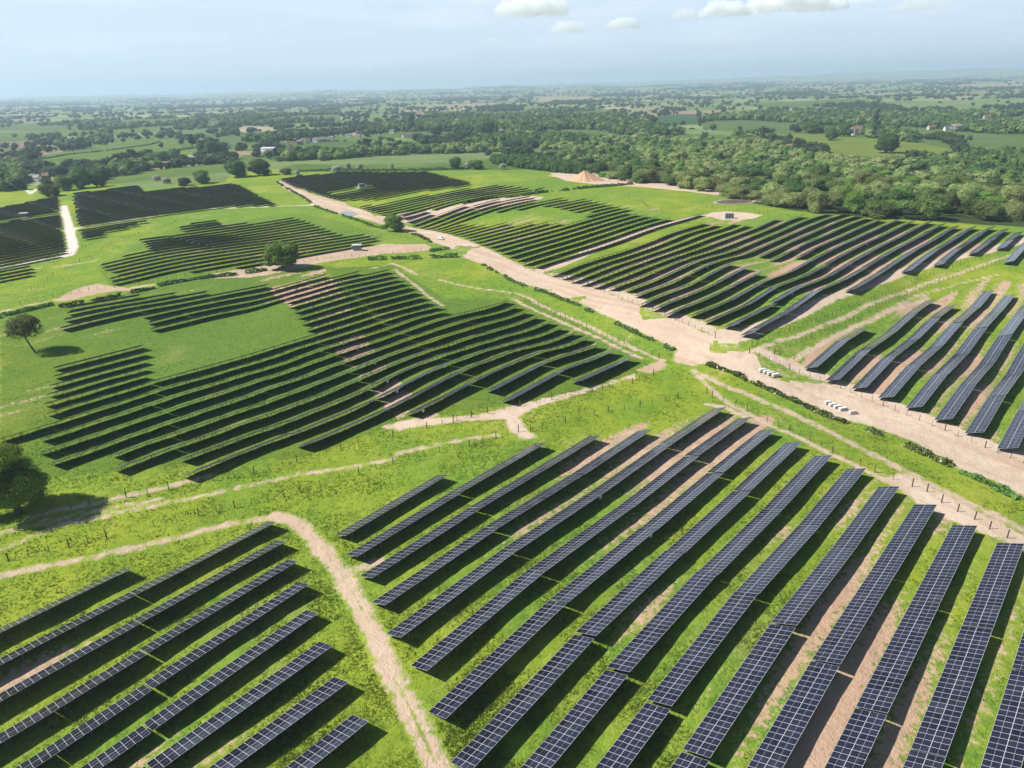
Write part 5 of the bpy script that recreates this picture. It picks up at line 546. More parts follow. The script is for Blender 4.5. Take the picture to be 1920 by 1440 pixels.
for lab, kind, x, y, h, w in TREES:
    add_tree(kind, x, y, h, w, lab, 'bush' if 'bush' in lab or 'shrub' in lab else 'tree'); ntree += 1
bpx = []
for lab, kind, x, y, w_, hg_, d_, ya_ in BUILDINGS:
    u_, v_, q_ = proj(x, y, hz(x, y)); bpx.append((u_, v_, max(w_, 7) * 1333 / q_ * .62 + 2, math.hypot(x, y)))
def hides(x, y):
    u_, v_, q_ = proj(x, y, hz(x, y)); d_ = math.hypot(x, y)
    return any(abs(u_ - a) < c_ + 4 and b - 6 < v_ < b + 13 and d_ < e_ + 14 for a, b, c_, e_ in bpx)
# wood points
wp = []
for kind, sp, pts in WOODS:
    a = np.array(pts); r = np.random.default_rng(len(wp) + 5)
    xs = np.arange(a[:, 0].min(), a[:, 0].max(), sp); ys = np.arange(a[:, 1].min(), a[:, 1].max(), sp * 1.15)
    XX, YY = np.meshgrid(xs, ys); XX = (XX + r.uniform(-.42, .42, XX.shape) * sp).ravel(); YY = (YY + r.uniform(-.42, .42, YY.shape) * sp).ravel()
    m = inside(XX, YY, pts); XX, YY = XX[m], YY[m]
    dist = np.hypot(XX, YY); thin_ = np.clip((1500 / np.maximum(dist, 1)), .35, 1); keep = r.random(len(XX)) < thin_
    for x, y, dd in zip(XX[keep], YY[keep], dist[keep]):
        if abs(math.atan2(x, y)) > .66 or hides(x, y): continue
        if noise2(np.array([x / 45.]), np.array([y / 45.]), 61)[0] < (.20 if kind != 'young' else .1): continue
        if kind == 'dark' and dd > 1150 and noise2(np.array([x / 150.]), np.array([y / 260.]), 62)[0] < .50: continue
        wp.append((kind, sp, float(x), float(y), float(dd)))
wp.sort(key=lambda t: t[4])
def landmark(x, y, kind, d_):
    if x < -380: return 'in the valley beside the farmhouse'
    if x < -150: return 'in the village valley beyond the far rows'
    if kind == 'young': return 'in the young plantation by the spoil heap'
    if x < 30 and y > 900: return 'along the valley hedge by the pale crop'
    if x < 130: return 'in the wood behind the spoil heap'
    if x < 200: return 'at the wood front behind the pond field'
    if x < 270: return 'at the wood front behind the cabin'
    if x < 340: return 'at the wood front behind the last tables'
    return 'deep in the wood beyond the last tables'
budget = 298 - ntree; stuffp = []
for i, (kind, sp, x, y, dd) in enumerate(wp):
    rr = random.Random(i * 7 + 1); k2 = kind
    sp_ = noise2(np.array([x / 70.]), np.array([y / 90.]), 63)[0]
    if kind == 'light': k2 = rr.choices(['light', 'wood', 'bright', 'dark', 'pine'], [.60, .22, .12, .04, .02] if sp_ < .56 else [.16, .34, .08, .37, .05])[0]
    if kind == 'dark': k2 = rr.choices(['dark', 'wood', 'light', 'pine'], [.46, .34, .14, .06])[0]
    h = (rr.uniform(6, 10) if rr.random() < .3 else rr.uniform(9.5, 16.5)) * (1.15 if kind == 'dark' else .95) * (.62 if kind == 'young' else 1); w = max(sp * 1.05, h * .8) * rr.uniform(.75, 1.4)
    if i < budget:
        ad = {'light': 'pale olive', 'wood': 'mid green', 'bright': 'bright green', 'dark': 'dark green', 'young': 'young green', 'pine': 'dark pointed'}[k2]
        sz = 'tall' if h > 12.6 else ('low' if h < 9.6 else 'middling'); wd = 'broad' if w > 13 else 'slim'
        add_tree(k2, x, y, h, w, '%s %s %s tree %s' % (sz, wd, ad, landmark(x, y, kind, dd)), 'tree', '%s %s %s trees %s' % (sz, wd, ad, landmark(x, y, kind, dd)))
    else: stuffp.append((k2, x, y, h, w))
def merged(name, pts, label, nleaf_fn, cat='trees'):
    Vs = []; Fs = []; lfs = []; mi = []; o = 0; keys = sorted(set(p[0] for p in pts))
    cache = {}
    for j, (k, x, y, h, w) in enumerate(pts):
        nl = nleaf_fn(math.hypot(x, y)); key = (nl, j % 6)
        if key not in cache: cache[key] = crown_geo(100 + j % 6, nl, .42 / math.sqrt(nl) * 1.45, 8 if nl > 60 else 3, 'round' if nl > 60 else 'round')
        V, Fq, lf, cvv, cf = cache[key]; a = j * 2.4; ca, sa = math.cos(a), math.sin(a)
        A = np.concatenate([V, cvv]); A = np.stack([(A[:, 0] * ca - A[:, 1] * sa) * w * 1.12 + x, (A[:, 0] * sa + A[:, 1] * ca) * w * 1.12 + y, A[:, 2] * h * 1.02], 1); A[:, 2] += hz(x, y) - .04 * h
        f = np.concatenate([Fq, cf + 0]); Vs.append(A); Fs.append(f + o); o += len(A); tone = (j * 0.618) % 1
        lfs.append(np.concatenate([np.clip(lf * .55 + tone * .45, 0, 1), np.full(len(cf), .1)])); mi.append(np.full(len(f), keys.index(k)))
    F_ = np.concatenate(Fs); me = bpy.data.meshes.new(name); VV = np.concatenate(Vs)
    tri = F_[:, 2] == F_[:, 3]; order_ = np.concatenate([np.nonzero(~tri)[0], np.nonzero(tri)[0]])
    nq, ntr = int((~tri).sum()), int(tri.sum()); me.vertices.add(len(VV)); me.vertices.foreach_set('co', VV.astype(np.float32).ravel())
    loops = np.concatenate([F_[~tri].ravel(), F_[tri][:, :3].ravel()]).astype(np.int32); me.loops.add(len(loops)); me.loops.foreach_set('vertex_index', loops)
    me.polygons.add(nq + ntr); me.polygons.foreach_set('loop_start', np.concatenate([np.arange(nq) * 4, nq * 4 + np.arange(ntr) * 3]).astype(np.int32)); me.update(calc_edges=True)
    for k in keys: me.materials.append(LEAF[k])
    me.polygons.foreach_set('material_index', np.concatenate(mi)[order_].astype(np.int32))
    at = me.attributes.new('lf', 'FLOAT', 'FACE'); at.data.foreach_set('value', np.concatenate(lfs)[order_].astype(np.float32)); me.update()
    return tag(obj(name, me), label, cat, kind='stuff')
merged('far_woodland', stuffp, 'mixed woodland stretching away beyond the last rows of tables', lambda d_: 520 if d_ < 800 else (220 if d_ < 1300 else 70))
# hedgerow trees over the far country
def far_trees():
    r = np.random.default_rng(77); out = []
    jx = np.random.default_rng(31).random((64, 64)); jy = np.random.default_rng(32).random((64, 64))
    n = 210000; a = r.uniform(-.66, .66, n); rad = 880 * np.exp(r.random(n) ** .85 * math.log(14000 / 880)); X = rad * np.sin(a); Y = rad * np.cos(a)
    gx, gy = X / 185. + .25 * np.sin(Y / 700), Y / 230. + .25 * np.sin(X / 600); ix0 = np.floor(gx).astype(int); iy0 = np.floor(gy).astype(int); ds = []
    for p in (-1, 0, 1):
        for q in (-1, 0, 1):
            cx, cy = ix0 + p, iy0 + q; ds.append(np.hypot(gx - (cx + .15 + .7 * jx[cx & 63, cy & 63]), gy - (cy + .15 + .7 * jy[cx & 63, cy & 63])))
    ds = np.sort(np.array(ds), 0); edge = (ds[1] - ds[0]) * 100
    wood = noise2(X / 420, Y / 900, 41) * .6 + noise2(X / 160, Y / 300, 42) * .4; gap = noise2(X / 60, Y / 60, 43)
    k = ((edge < 4.5) & (gap > .36)) | (wood > .69) | (r.random(n) < .006)
    k &= ~((Y < 1000) & (X > -250) & (X < 650))
    open_ = np.zeros(n, bool)
    for c_, pts in [q for q in FIELDS if len(q[0]) == 3]: open_ |= inside(X, Y, pts)
    for kd, sp, pts in WOODS: open_ |= inside(X, Y, pts)
    k &= (~open_) | (r.random(n) < .01)
    rim = np.zeros(n, bool); mid_ = np.nonzero(rad < 2600)[0]
    for c_, pts in [q for q in FIELDS if len(q[0]) == 3]: rim[mid_] |= segdist(X[mid_], Y[mid_], pts + pts[:1]) < 7
    k |= rim & (gap > .42) & (rad > 930)
    # keep the strip just behind the far tables clear
    k &= ~((rad < 1050) & (a > -.35) & (a < .05))
    low = (edge < 1.6) & (rad < 3000) & (~open_) & ~k & ~((Y < 1000) & (X > -250) & (X < 650)) & ~((rad < 1050) & (a > -.35) & (a < .05))
    for i in np.nonzero(low)[0][:4500]: out.append(('far', float(X[i]), float(Y[i]), float(r.uniform(2, 3.6)), float(r.uniform(6, 10))))
    idx = np.nonzero(k)[0]
    for i in idx[:13000]:
        if rad[i] < 2600 and hides(X[i], Y[i]): continue
        d_ = rad[i]; h = r.uniform(6, 13) * (1 + min(d_, 9000) / 14000); w = h * r.uniform(.9, 1.5) * (1 + max(0, d_ - 2500) / 8000)
        out.append(('far', float(X[i]), float(Y[i]), float(h), float(w)))
    return out
ft = far_trees()
merged('far_hedgerow_trees', ft, 'dark hedgerow trees and copses scattered over the hazy farmland', lambda d_: 130 if d_ < 1500 else (45 if d_ < 2600 else 16))
print('far trees', len(ft), 'wood', len(wp))

# hedges
def hedge(lab, h, w, pts):
    r = np.random.default_rng(int(abs(pts[0][0]) * 10)); P = []; seg = []
    for (x1, y1), (x2, y2) in zip(pts, pts[1:]):
        L = math.hypot(x2 - x1, y2 - y1); n = int(L * 26 * max(1, w / 2)); t = r.random(n); a = r.uniform(0, math.pi, n)
        px, py = -(y2 - y1) / L, (x2 - x1) / L
        lump = .45 + .9 * noise2((x1 + t * (x2 - x1)) / 2.6, (y1 + t * (y2 - y1)) / 2.6, 9)
        q = r.uniform(.85, 1.1, n); off = np.cos(a) * w / 2 * q * lump; zz = np.sin(a) * h * q * lump
        X = x1 + t * (x2 - x1) + px * off; Y = y1 + t * (y2 - y1) + py * off
        keep = noise2(X / 5, Y / 5, 14) > (.40 if 'blossom' in lab else .24)
        P.append(np.stack([X, Y, zz], 1)[keep])
    P = np.concatenate(P); P[:, 2] += H(P[:, 0], P[:, 1]); n = len(P)
    nm = r.normal(size=(n, 3)); nm /= np.linalg.norm(nm, axis=1)[:, None]; t = np.cross(nm, r.normal(size=(n, 3))); t /= np.linalg.norm(t, axis=1)[:, None]; b = np.cross(nm, t); s = r.uniform(.16, .42, (n, 1))
    V = np.stack([P - t * s - b * s, P + t * s - b * s, P + t * s + b * s, P - t * s + b * s], 1).reshape(-1, 3)
    # dense inner body
    me = mesh('hedge', V, np.arange(n * 4).reshape(-1, 4), [LEAF['hedgeb' if 'blossom' in lab else 'hedge']])
    at = me.attributes.new('lf', 'FLOAT', 'FACE'); at.data.foreach_set('value', r.random(n).astype(np.float32))
    tag(obj('hedge', me), lab, 'hedge')
for h_ in HEDGES: hedge(*h_)

# ---------------------------------------------------------------- fences
pg_ = Geo(); pg_.box(-.05, -.05, -.4, .05, .05, 1.75); post_me = pg_.mesh('post', [M_post])
pg_ = Geo(); pg_.box(-.09, -.09, -.4, .09, .09, 2.1); strainer_me = pg_.mesh('post', [M_post])
for lab, sp, pts in FENCES:
    P = []; 
    for (x1, y1), (x2, y2) in zip(pts, pts[1:]):
        L = math.hypot(x2 - x1, y2 - y1); n = max(1, int(round(L / sp)))
        for i in range(n): P.append((x1 + (x2 - x1) * i / n, y1 + (y2 - y1) * i / n, i == 0))
    P.append((*pts[-1], True)); P = [p for p in P if p[1] > 0]
    if len(P) > 100: P = P[:100]
    x0, y0, _ = P[0]; z0 = hz(x0, y0)
    e = bpy.data.objects.new('wire_fence', None); COL.objects.link(e); e.location = (x0, y0, z0); tag(e, lab, 'fence', 'post and wire fences round the blocks')
    g = Geo(); ps = []
    for x, y, st_ in P:
        z = hz(x, y); o = obj('post', strainer_me if st_ else post_me, e, (x - x0, y - y0, z - z0)); o.rotation_euler = (random.uniform(-.03, .03), random.uniform(-.03, .03), random.uniform(0, 1)); ps.append((x - x0, y - y0, z - z0))
    for hh in (.15, .5, .85, 1.2, 1.6):
        g.tube([(a, b, c + hh) for a, b, c in ps], [.006] * len(ps), 3)
    obj('wire', g.mesh('wire', [M_wire]), e)

# ---------------------------------------------------------------- buildings and small objects
M_brick = plain('red_brick', (.30, .135, .10), .9, .1, 0, .2, .6); M_render = plain('white_render', (.72, .70, .66), .8, .2, 0, .08, .5); M_stone = plain('pale_stone', (.55, .46, .38), .85, .15, 0, .15, .6)
M_slate = plain('grey_slate', (.13, .135, .15), .6, .3, 0, .2, 1); M_tile = plain('red_roof_tile', (.22, .11, .08), .8, .2, 0, .2, 1); M_pane = plain('window_glass', (.02, .025, .03), .1, .5, 0, .2); M_sheet = plain('pale_sheet_roof', (.60, .61, .62), .5, .4, .2, .1, .2)
M_tan = plain('tan_render', (.50, .40, .29), .85, .15, 0, .12, .5); M_grey = plain('grey_grp_panel', (.20, .205, .21), .6, .3, 0, .12); M_dk = plain('dark_louvre', (.055, .058, .06), .6, .3, 0, .2); M_conc = plain('concrete', (.48, .46, .43), .85, .2, 0, .15)
def pitched(g, w, d, h, rh, wall, roof_g, ov=.4):
    g.box(-w / 2, -d / 2, -.5, w / 2, d / 2, h, 0)
    g.poly([(-w / 2, -d / 2, h), (-w / 2, d / 2, h), (-w / 2, 0, h + rh)]); g.poly([(w / 2, d / 2, h), (w / 2, -d / 2, h), (w / 2, 0, h + rh)])
    for sgn in (-1, 1):
        k = rh / (d / 2); y1 = sgn * (d / 2 + ov); z1 = h - ov * k
        a = [(-w / 2 - ov, y1, z1 + .06), (w / 2 + ov, y1, z1 + .06), (w / 2 + ov, 0, h + rh + .06), (-w / 2 - ov, 0, h + rh + .06)]
        b = [(p[0], p[1], p[2] + .18) for p in a]
        roof_g.poly(a if sgn < 0 else a[::-1]); roof_g.poly(b[::-1] if sgn > 0 else b)
        for i in range(4): roof_g.poly([a[i], a[(i + 1) % 4], b[(i + 1) % 4], b[i]])
walls = [M_brick, M_render, M_stone, M_tan]
for bi, (lab, kind, x, y, w, dep, hgt, yaw) in enumerate(BUILDINGS):
    e = bpy.data.objects.new({'manor': 'manor_house', 'shed': 'shed', 'warehouse': 'warehouse'}.get(kind, 'house'), None); COL.objects.link(e)
    e.location = (x, y, hz(x, y)); e.rotation_euler = (0, 0, yaw); tag(e, lab, {'manor': 'house', 'shed': 'shed', 'warehouse': 'warehouse'}.get(kind, 'house'))
    if 'white' in lab or 'pale' in lab or 'cream' in lab: wm = M_render
    elif 'red' in lab or 'pink' in lab or 'orange' in lab: wm = M_brick
    elif 'tan' in lab: wm = M_tan
    else: wm = walls[bi % 4]
    w = max(w, 7); d = min(dep, w * .8) if kind == 'house' else dep; hh = hgt; g = Geo(); rg = Geo()
    if kind == 'manor': w = 20; d = 13; hh = 11
    pitched(g, w, d, hh, 3.0 if kind in ('house', 'manor') else 1.6, 0, rg)
    obj('wall', g.mesh('wall', [wm]), e); rf = obj('roof', rg.mesh('roof', [M_sheet if kind in ('shed', 'warehouse') else (M_tile if bi % 3 == 0 else M_slate)]), e)
    if kind in ('house', 'manor'):
        c = Geo(); c.box(-w * .35, -.5, hh + 1.5, -w * .35 + 1.2, .5, hh + 4.6); obj('chimney', c.mesh('chimney', [M_brick]), rf)
        if kind == 'manor': c = Geo(); c.box(w * .3, -.5, hh + 1.5, w * .3 + 1.4, .5, hh + 4.8); obj('chimney', c.mesh('chimney', [M_brick]), rf)
        fl = 3 if kind == 'manor' else 2
        wg = Geo(); wg.box(-.55, -.06, -.8, .55, .06, .8); wme = wg.mesh('window', [M_pane])
        for f in range(fl):
            nwin = 5 if kind == 'manor' else 3
            for i in range(nwin): obj('window', wme, e, (-w / 2 + w * (i + .5) / nwin, -d / 2 - .03, 1.5 + f * hh / fl))
        if kind == 'manor':
            for sx in (-.28, .28):
                c = Geo(); c.box(sx * w - 2, -d / 2 - 1.6, -.4, sx * w + 2, -d / 2 + .2, hh - .6); obj('bay', c.mesh('bay', [M_stone]), e)
    if kind == 'warehouse' or kind == 'shed':
        c = Geo(); c.box(-w * .1, -d / 2 - .08, 0, w * .1, -d / 2 + .05, hh * .6); obj('door', c.mesh('door', [M_tile if 'red' in lab else M_grey]), e)
for ci, (lab, x, y, w, h) in enumerate(CABINS):
    e = bpy.data.objects.new('substation_cabin', None); COL.objects.link(e); e.location = (x, y, hz(x, y)); e.rotation_euler = (0, 0, [-.12, .1, .55, .1][ci]); tag(e, lab, 'substation')
    d = 3.0; dark = ci in (1,); wm = M_dk if dark else M_grey
    g = Geo(); g.box(-w / 2, -d / 2, .3, w / 2, d / 2, h); obj('wall', g.mesh('wall', [wm]), e)
    g = Geo(); g.box(-w / 2 - 1.2, -d / 2 - 1.2, -.5, w / 2 + 1.2, d / 2 + 1.2, .28); obj('plinth', g.mesh('plinth', [M_conc]), e)
    g = Geo(); ov = .5 if ci in (1, 3) else .12; g.box(-w / 2 - ov, -d / 2 - ov, h + .01, w / 2 + ov, d / 2 + ov, h + .22); obj('roof', g.mesh('roof', [M_sheet if ci in (1, 3) else M_grey]), e)
    for i in range(3):
        g = Geo(); xx = -w / 2 + w * (i + .5) / 3
        if i < 2 or dark: g.box(xx - .55, -d / 2 - .05, .35, xx + .55, -d / 2 + .02, h - .5)
        else:
            for j in range(6): g.box(xx - .5, -d / 2 - .07, .9 + j * .28, xx + .5, -d / 2 + .02, 1.08 + j * .28)
        o = obj('door' if i < 2 else 'louvre', g.mesh('door', [M_dk if not dark else M_grey]), e)
        if i < 2:
            g = Geo(); g.box(xx + .38, -d / 2 - .12, 1.2, xx + .46, -d / 2 - .05, 1.4); obj('handle', g.mesh('handle', [M_alu]), o)
    if ci == 0:
        for j in range(4):
            g = Geo(); g.box(-w / 2 + .5 + j * 1.1, -d / 2 - .06, h - .42, -w / 2 + 1.1 + j * 1.1, -d / 2 + .02, h - .15); obj('vent', g.mesh('vent', [M_dk]), e)
# spoil heap
hx, hy = HEAP
bm = bmesh.new(); bmesh.ops.create_cone(bm, cap_ends=False, segments=72, radius1=1, radius2=.02, depth=1)
bmesh.ops.subdivide_edges(bm, edges=bm.edges[:], cuts=5, use_grid_fill=True)
for v in bm.verts:
    z = v.co.z + .5; a = math.atan2(v.co.y, v.co.x); q = 1 + .10 * math.sin(3 * a + 1) + .05 * math.sin(11 * a) + .03 * math.sin(23 * a + z * 9); v.co.x *= 15 * q * (1 + .15 * (1 - z)); v.co.y *= 13 * q; v.co.z = (z ** 1.12) * 9.5 + random.uniform(-.12, .12) - .35
me = bpy.data.meshes.new('spoil_heap'); bm.to_mesh(me); bm.free(); me.materials.append(plain('orange_spoil', (.50, .315, .20), .95, .05, 0, .22, .35)); me.polygons.foreach_set('use_smooth', [True] * len(me.polygons))
tag(obj('spoil_heap', me, None, (hx, hy, hz(hx, hy))), 'conical heap of orange excavated soil at the edge of the wood', 'soil heap')
g = Geo(); rr = random.Random(4)
for i in range(7):
    cx = 22 + i * 9; mx = Matrix.Translation((cx, rr.uniform(-4, 2), 0)); b0 = len(g.v); n = 10
    pts = [(cx + math.cos(a) * 7 * rr.uniform(.8, 1.2), math.sin(a) * 3.5 * rr.uniform(.8, 1.2), -.3) for a in [2 * math.pi * j / n for j in range(n)]]; top = (cx, 0, rr.uniform(1.2, 2.2))
    g.v += pts + [top]
    for j in range(n): g.f.append((b0 + j, b0 + (j + 1) % n, b0 + n)); g.m.append(0)
tag(obj('soil_bund', g.mesh('soil_bund', [plain('bund_soil', (.40, .24, .16), .95, .05, 0, .25, .5)], True), None, (hx, hy - 6, hz(hx + 45, hy - 6))), 'low ragged bund of orange soil trailing right of the heap', 'soil bund')
# puddles and pond
def flat_poly(name, pts, dz, mat, kind='structure'):
    c = np.mean(np.array(pts), 0); n = len(pts); m = 40; P = []
    for i in range(m):
        t = i / m * n; a = np.array(pts[int(t) % n]); b = np.array(pts[(int(t) + 1) % n]); P.append(a + (b - a) * (t - int(t)))
    for _ in range(3): P = [(P[i - 1] + P[i] * 2 + P[(i + 1) % m]) / 4 for i in range(m)]
    z = min(hz(*p) for p in P) + dz
    v = []; f = []; rings = 5
    for q in range(rings):
        for p in P:
            x_, y_ = c + (np.array(p) - c) * (1 - q / rings); v.append((x_, y_, hz(x_, y_) + dz))
    for q in range(rings - 1):
        for i in range(m): f.append((q * m + i, q * m + (i + 1) % m, (q + 1) * m + (i + 1) % m, (q + 1) * m + i))
    f.append(tuple((rings - 1) * m + i for i in range(m)))
    return tag(obj(name, mesh(name, v, f, [mat], smooth=True)), kind=kind)
M_water = plain('muddy_water', (.17, .155, .145), .08, .5, 0, .15, .3); M_mud = plain('dark_mud', (.105, .085, .072), .9, .15, 0, .25, .4)
flat_poly('puddle', PUDDLE[0], .12, M_water); mc = np.mean(np.array(PUDDLE[1]), 0); flat_poly('mud_rim', [tuple(mc + (np.array(p) - mc) * 1.5) for p in PUDDLE[1]], .16, plain('sandy_rim', (.42, .34, .26), .95, .05, 0, .2, .3)); flat_poly('mud_basin', [tuple(mc + (np.array(p) - mc) * 1.28) for p in PUDDLE[1]], .26, M_mud); flat_poly('pond_water', POND, .36, M_water)
# concrete stacks by the road
M_cover = plain('dusty_cover_sheet', (.60, .585, .56), .6, .25, 0, .18, 1.2)
def stack(x, y, yaw, lab, sc, white):
    e = bpy.data.objects.new('block_stack', None); COL.objects.link(e); e.location = (x, y, hz(x, y)); e.rotation_euler = (0, 0, yaw); tag(e, lab, 'block stack', 'stacks of concrete blocks beside the haul road')
    g = Geo()
    for j in (-.4, 0, .4): g.box(-1.2 * sc, j - .06, -.1, 1.2 * sc, j + .06, .12)
    obj('pallet', g.mesh('pallet', [M_post]), e); g = Geo()
    for lay in range(3):
        for i in range(5):
            for j in range(2):
                g.box((-1.2 + i * .48) * sc + .008, -.5 + j * .5 + .006, .125 + lay * .29, (-1.2 + (i + 1) * .48) * sc - .008, -.5 + (j + 1) * .5 - .006, .40 + lay * .29)
    obj('blocks', g.mesh('blocks', [M_conc]), e)
    g = Geo(); g.box(-1.22 * sc, -.52, 1.0, 1.22 * sc, .52, 1.05)
    for sx in (-1, 1): g.box(sx * 1.22 * sc - .012, -.52, .8, sx * 1.22 * sc + .012, .52, .995)
    obj('cover', g.mesh('cover', [M_cover if white else M_conc]), e)
slabs = ['first white topped concrete stack of the upper roadside group', 'second white topped stack of the upper roadside group', 'third white topped stack of the upper roadside group', 'last white topped stack of the upper group, nearest the camera',
         'low pale stack at the far end of the lower roadside group', 'second pale stack of the lower roadside group', 'middle white topped stack of the lower roadside group', 'broad white topped stack of the lower roadside group', 'grey uncovered concrete stack set apart at the roadside']
for i, ((x, y), lab) in enumerate(zip(STACKS, slabs)): stack(x, y, .25 + .05 * math.sin(i * 3), lab, [.9, .9, .9, .95, .75, .85, .95, 1.0, .85][i], i != 8)
# small white pickup on the haul road
vx, vy = VAN
e = bpy.data.objects.new('pickup_truck', None); COL.objects.link(e); e.location = (vx, vy, hz(vx, vy)); e.rotation_euler = (0, 0, -.75); tag(e, 'small white pickup with open bed parked on the haul road', 'truck')
g = Geo(); g.box(-2.3, -.85, .45, 2.3, .85, 1.0); g.box(-2.3, -.85, 1.002, -.4, -.78, 1.35); g.box(-2.3, .78, 1.002, -.4, .85, 1.35); g.box(-2.3, -.775, 1.002, -2.22, .775, 1.35)
obj('body', g.mesh('body', [M_white]), e)
g = Geo(); b0 = len(g.v); g.v += [(-.35, -.8, 1.003), (1.3, -.8, 1.003), (1.3, .8, 1.003), (-.35, .8, 1.003), (-.25, -.68, 1.75), (.75, -.68, 1.75), (.75, .68, 1.75), (-.25, .68, 1.75)]
for f in SF: g.f.append(f); g.m.append(0)
cab_ = obj('cab', g.mesh('cab', [M_white]), e)
g = Geo(); g.poly([(1.24, -.70, 1.1), (1.24, .70, 1.1), (.83, .62, 1.68), (.83, -.62, 1.68)]); 
for v_ in range(4): p = g.v[v_]; g.v[v_] = (p[0] + .05, p[1], p[2] + .02)
obj('windscreen', g.mesh('windscreen', [M_pane]), cab_)
bm = bmesh.new(); bmesh.ops.create_cone(bm, cap_ends=True, segments=18, radius1=.38, radius2=.38, depth=.24, matrix=Matrix.Rotation(math.pi / 2, 4, 'X')); wm_ = bpy.data.meshes.new('wheel'); bm.to_mesh(wm_); bm.free(); wm_.materials.append(M_dk)
for px in (-1.45, 1.45):
    for py in (-.8, .8): obj('wheel', wm_, e, (px, py, .38))

# ---------------------------------------------------------------- grass tufts in the near ground
def grass():
    r = np.random.default_rng(3); n = 230000
    rad = 62 * np.exp(r.random(n) ** 1.15 * math.log(420 / 62)); a = r.uniform(-.80, .80, n); X = rad * np.sin(a); Y = rad * np.cos(a)
    tr = np.full(n, -4.)
    for nme, w, pts in TRACKS: tr = np.maximum(tr, w / 2 - segdist(X, Y, pts))
    for nme, pts in POLYS:
        dd = segdist(X, Y, pts + pts[:1]); ins = inside(X, Y, pts); tr = np.maximum(tr, np.where(ins, dd, -dd) - (.6 if nme.startswith('bare') else 0))
    s = X * DV[0] + Y * DV[1]; o = X * CV[0] + Y * CV[1]; al = (C0 - o) / PIT; ai = np.floor(-al); tt = -al - ai
    zone = np.full(n, .20)
    for val, pts in BARE: zone = np.maximum(zone, np.where(inside(X, Y, pts), val, 0))
    nb = noise2(s / 24 + ai * 17.3, ai * 3.7 + .5, 11) * .65 + noise2(s / 70, o / 40, 12) * .35
    bare = zone + (nb - .5) * 1.05 - .52 - .16 * np.abs(tt - .74) / .25
    k = (tr < -.7) & (bare < -.14 + r.normal(0, .08, n)); X, Y, tt = X[k], Y[k], tt[k]; n = len(X)
    Zg = H(X, Y); hgt = r.uniform(.08, .30, n) * (.6 + .8 * noise2(X / 3, Y / 3, 8)); V = []; nb_ = 4
    for b in range(nb_):
        aa = r.uniform(0, 6.28, n); lean = r.uniform(.1, .35, n) * hgt * 1.6; wd = r.uniform(.06, .14, n); ox = r.normal(0, .13, n); oy = r.normal(0, .13, n)
        cx, sx = np.cos(aa), np.sin(aa); p = np.stack([X + ox, Y + oy, Zg - .08], 1)
        q = np.stack([-sx * wd, cx * wd, np.zeros(n)], 1); tip = p + np.stack([cx * lean, sx * lean, hgt + .08], 1)
        V.append(np.stack([p - q, p + q, tip], 1))
    V = np.stack(V, 1).reshape(-1, 3); F_ = np.arange(len(V)).reshape(-1, 3); me = mesh('grass', V, F_, [M_grass])
    lf = np.repeat(np.clip(.5 * noise2(X / 9, Y / 9, 15) + .6 * noise2(X / 1.5, Y / 1.5, 16) - .1, 0, 1), nb_); at = me.attributes.new('lf', 'FLOAT', 'FACE'); at.data.foreach_set('value', lf.astype(np.float32))
    tag(obj('grass', me), 'tufty yellow green grass between the nearest solar tables', 'grass', kind='stuff')
grass()

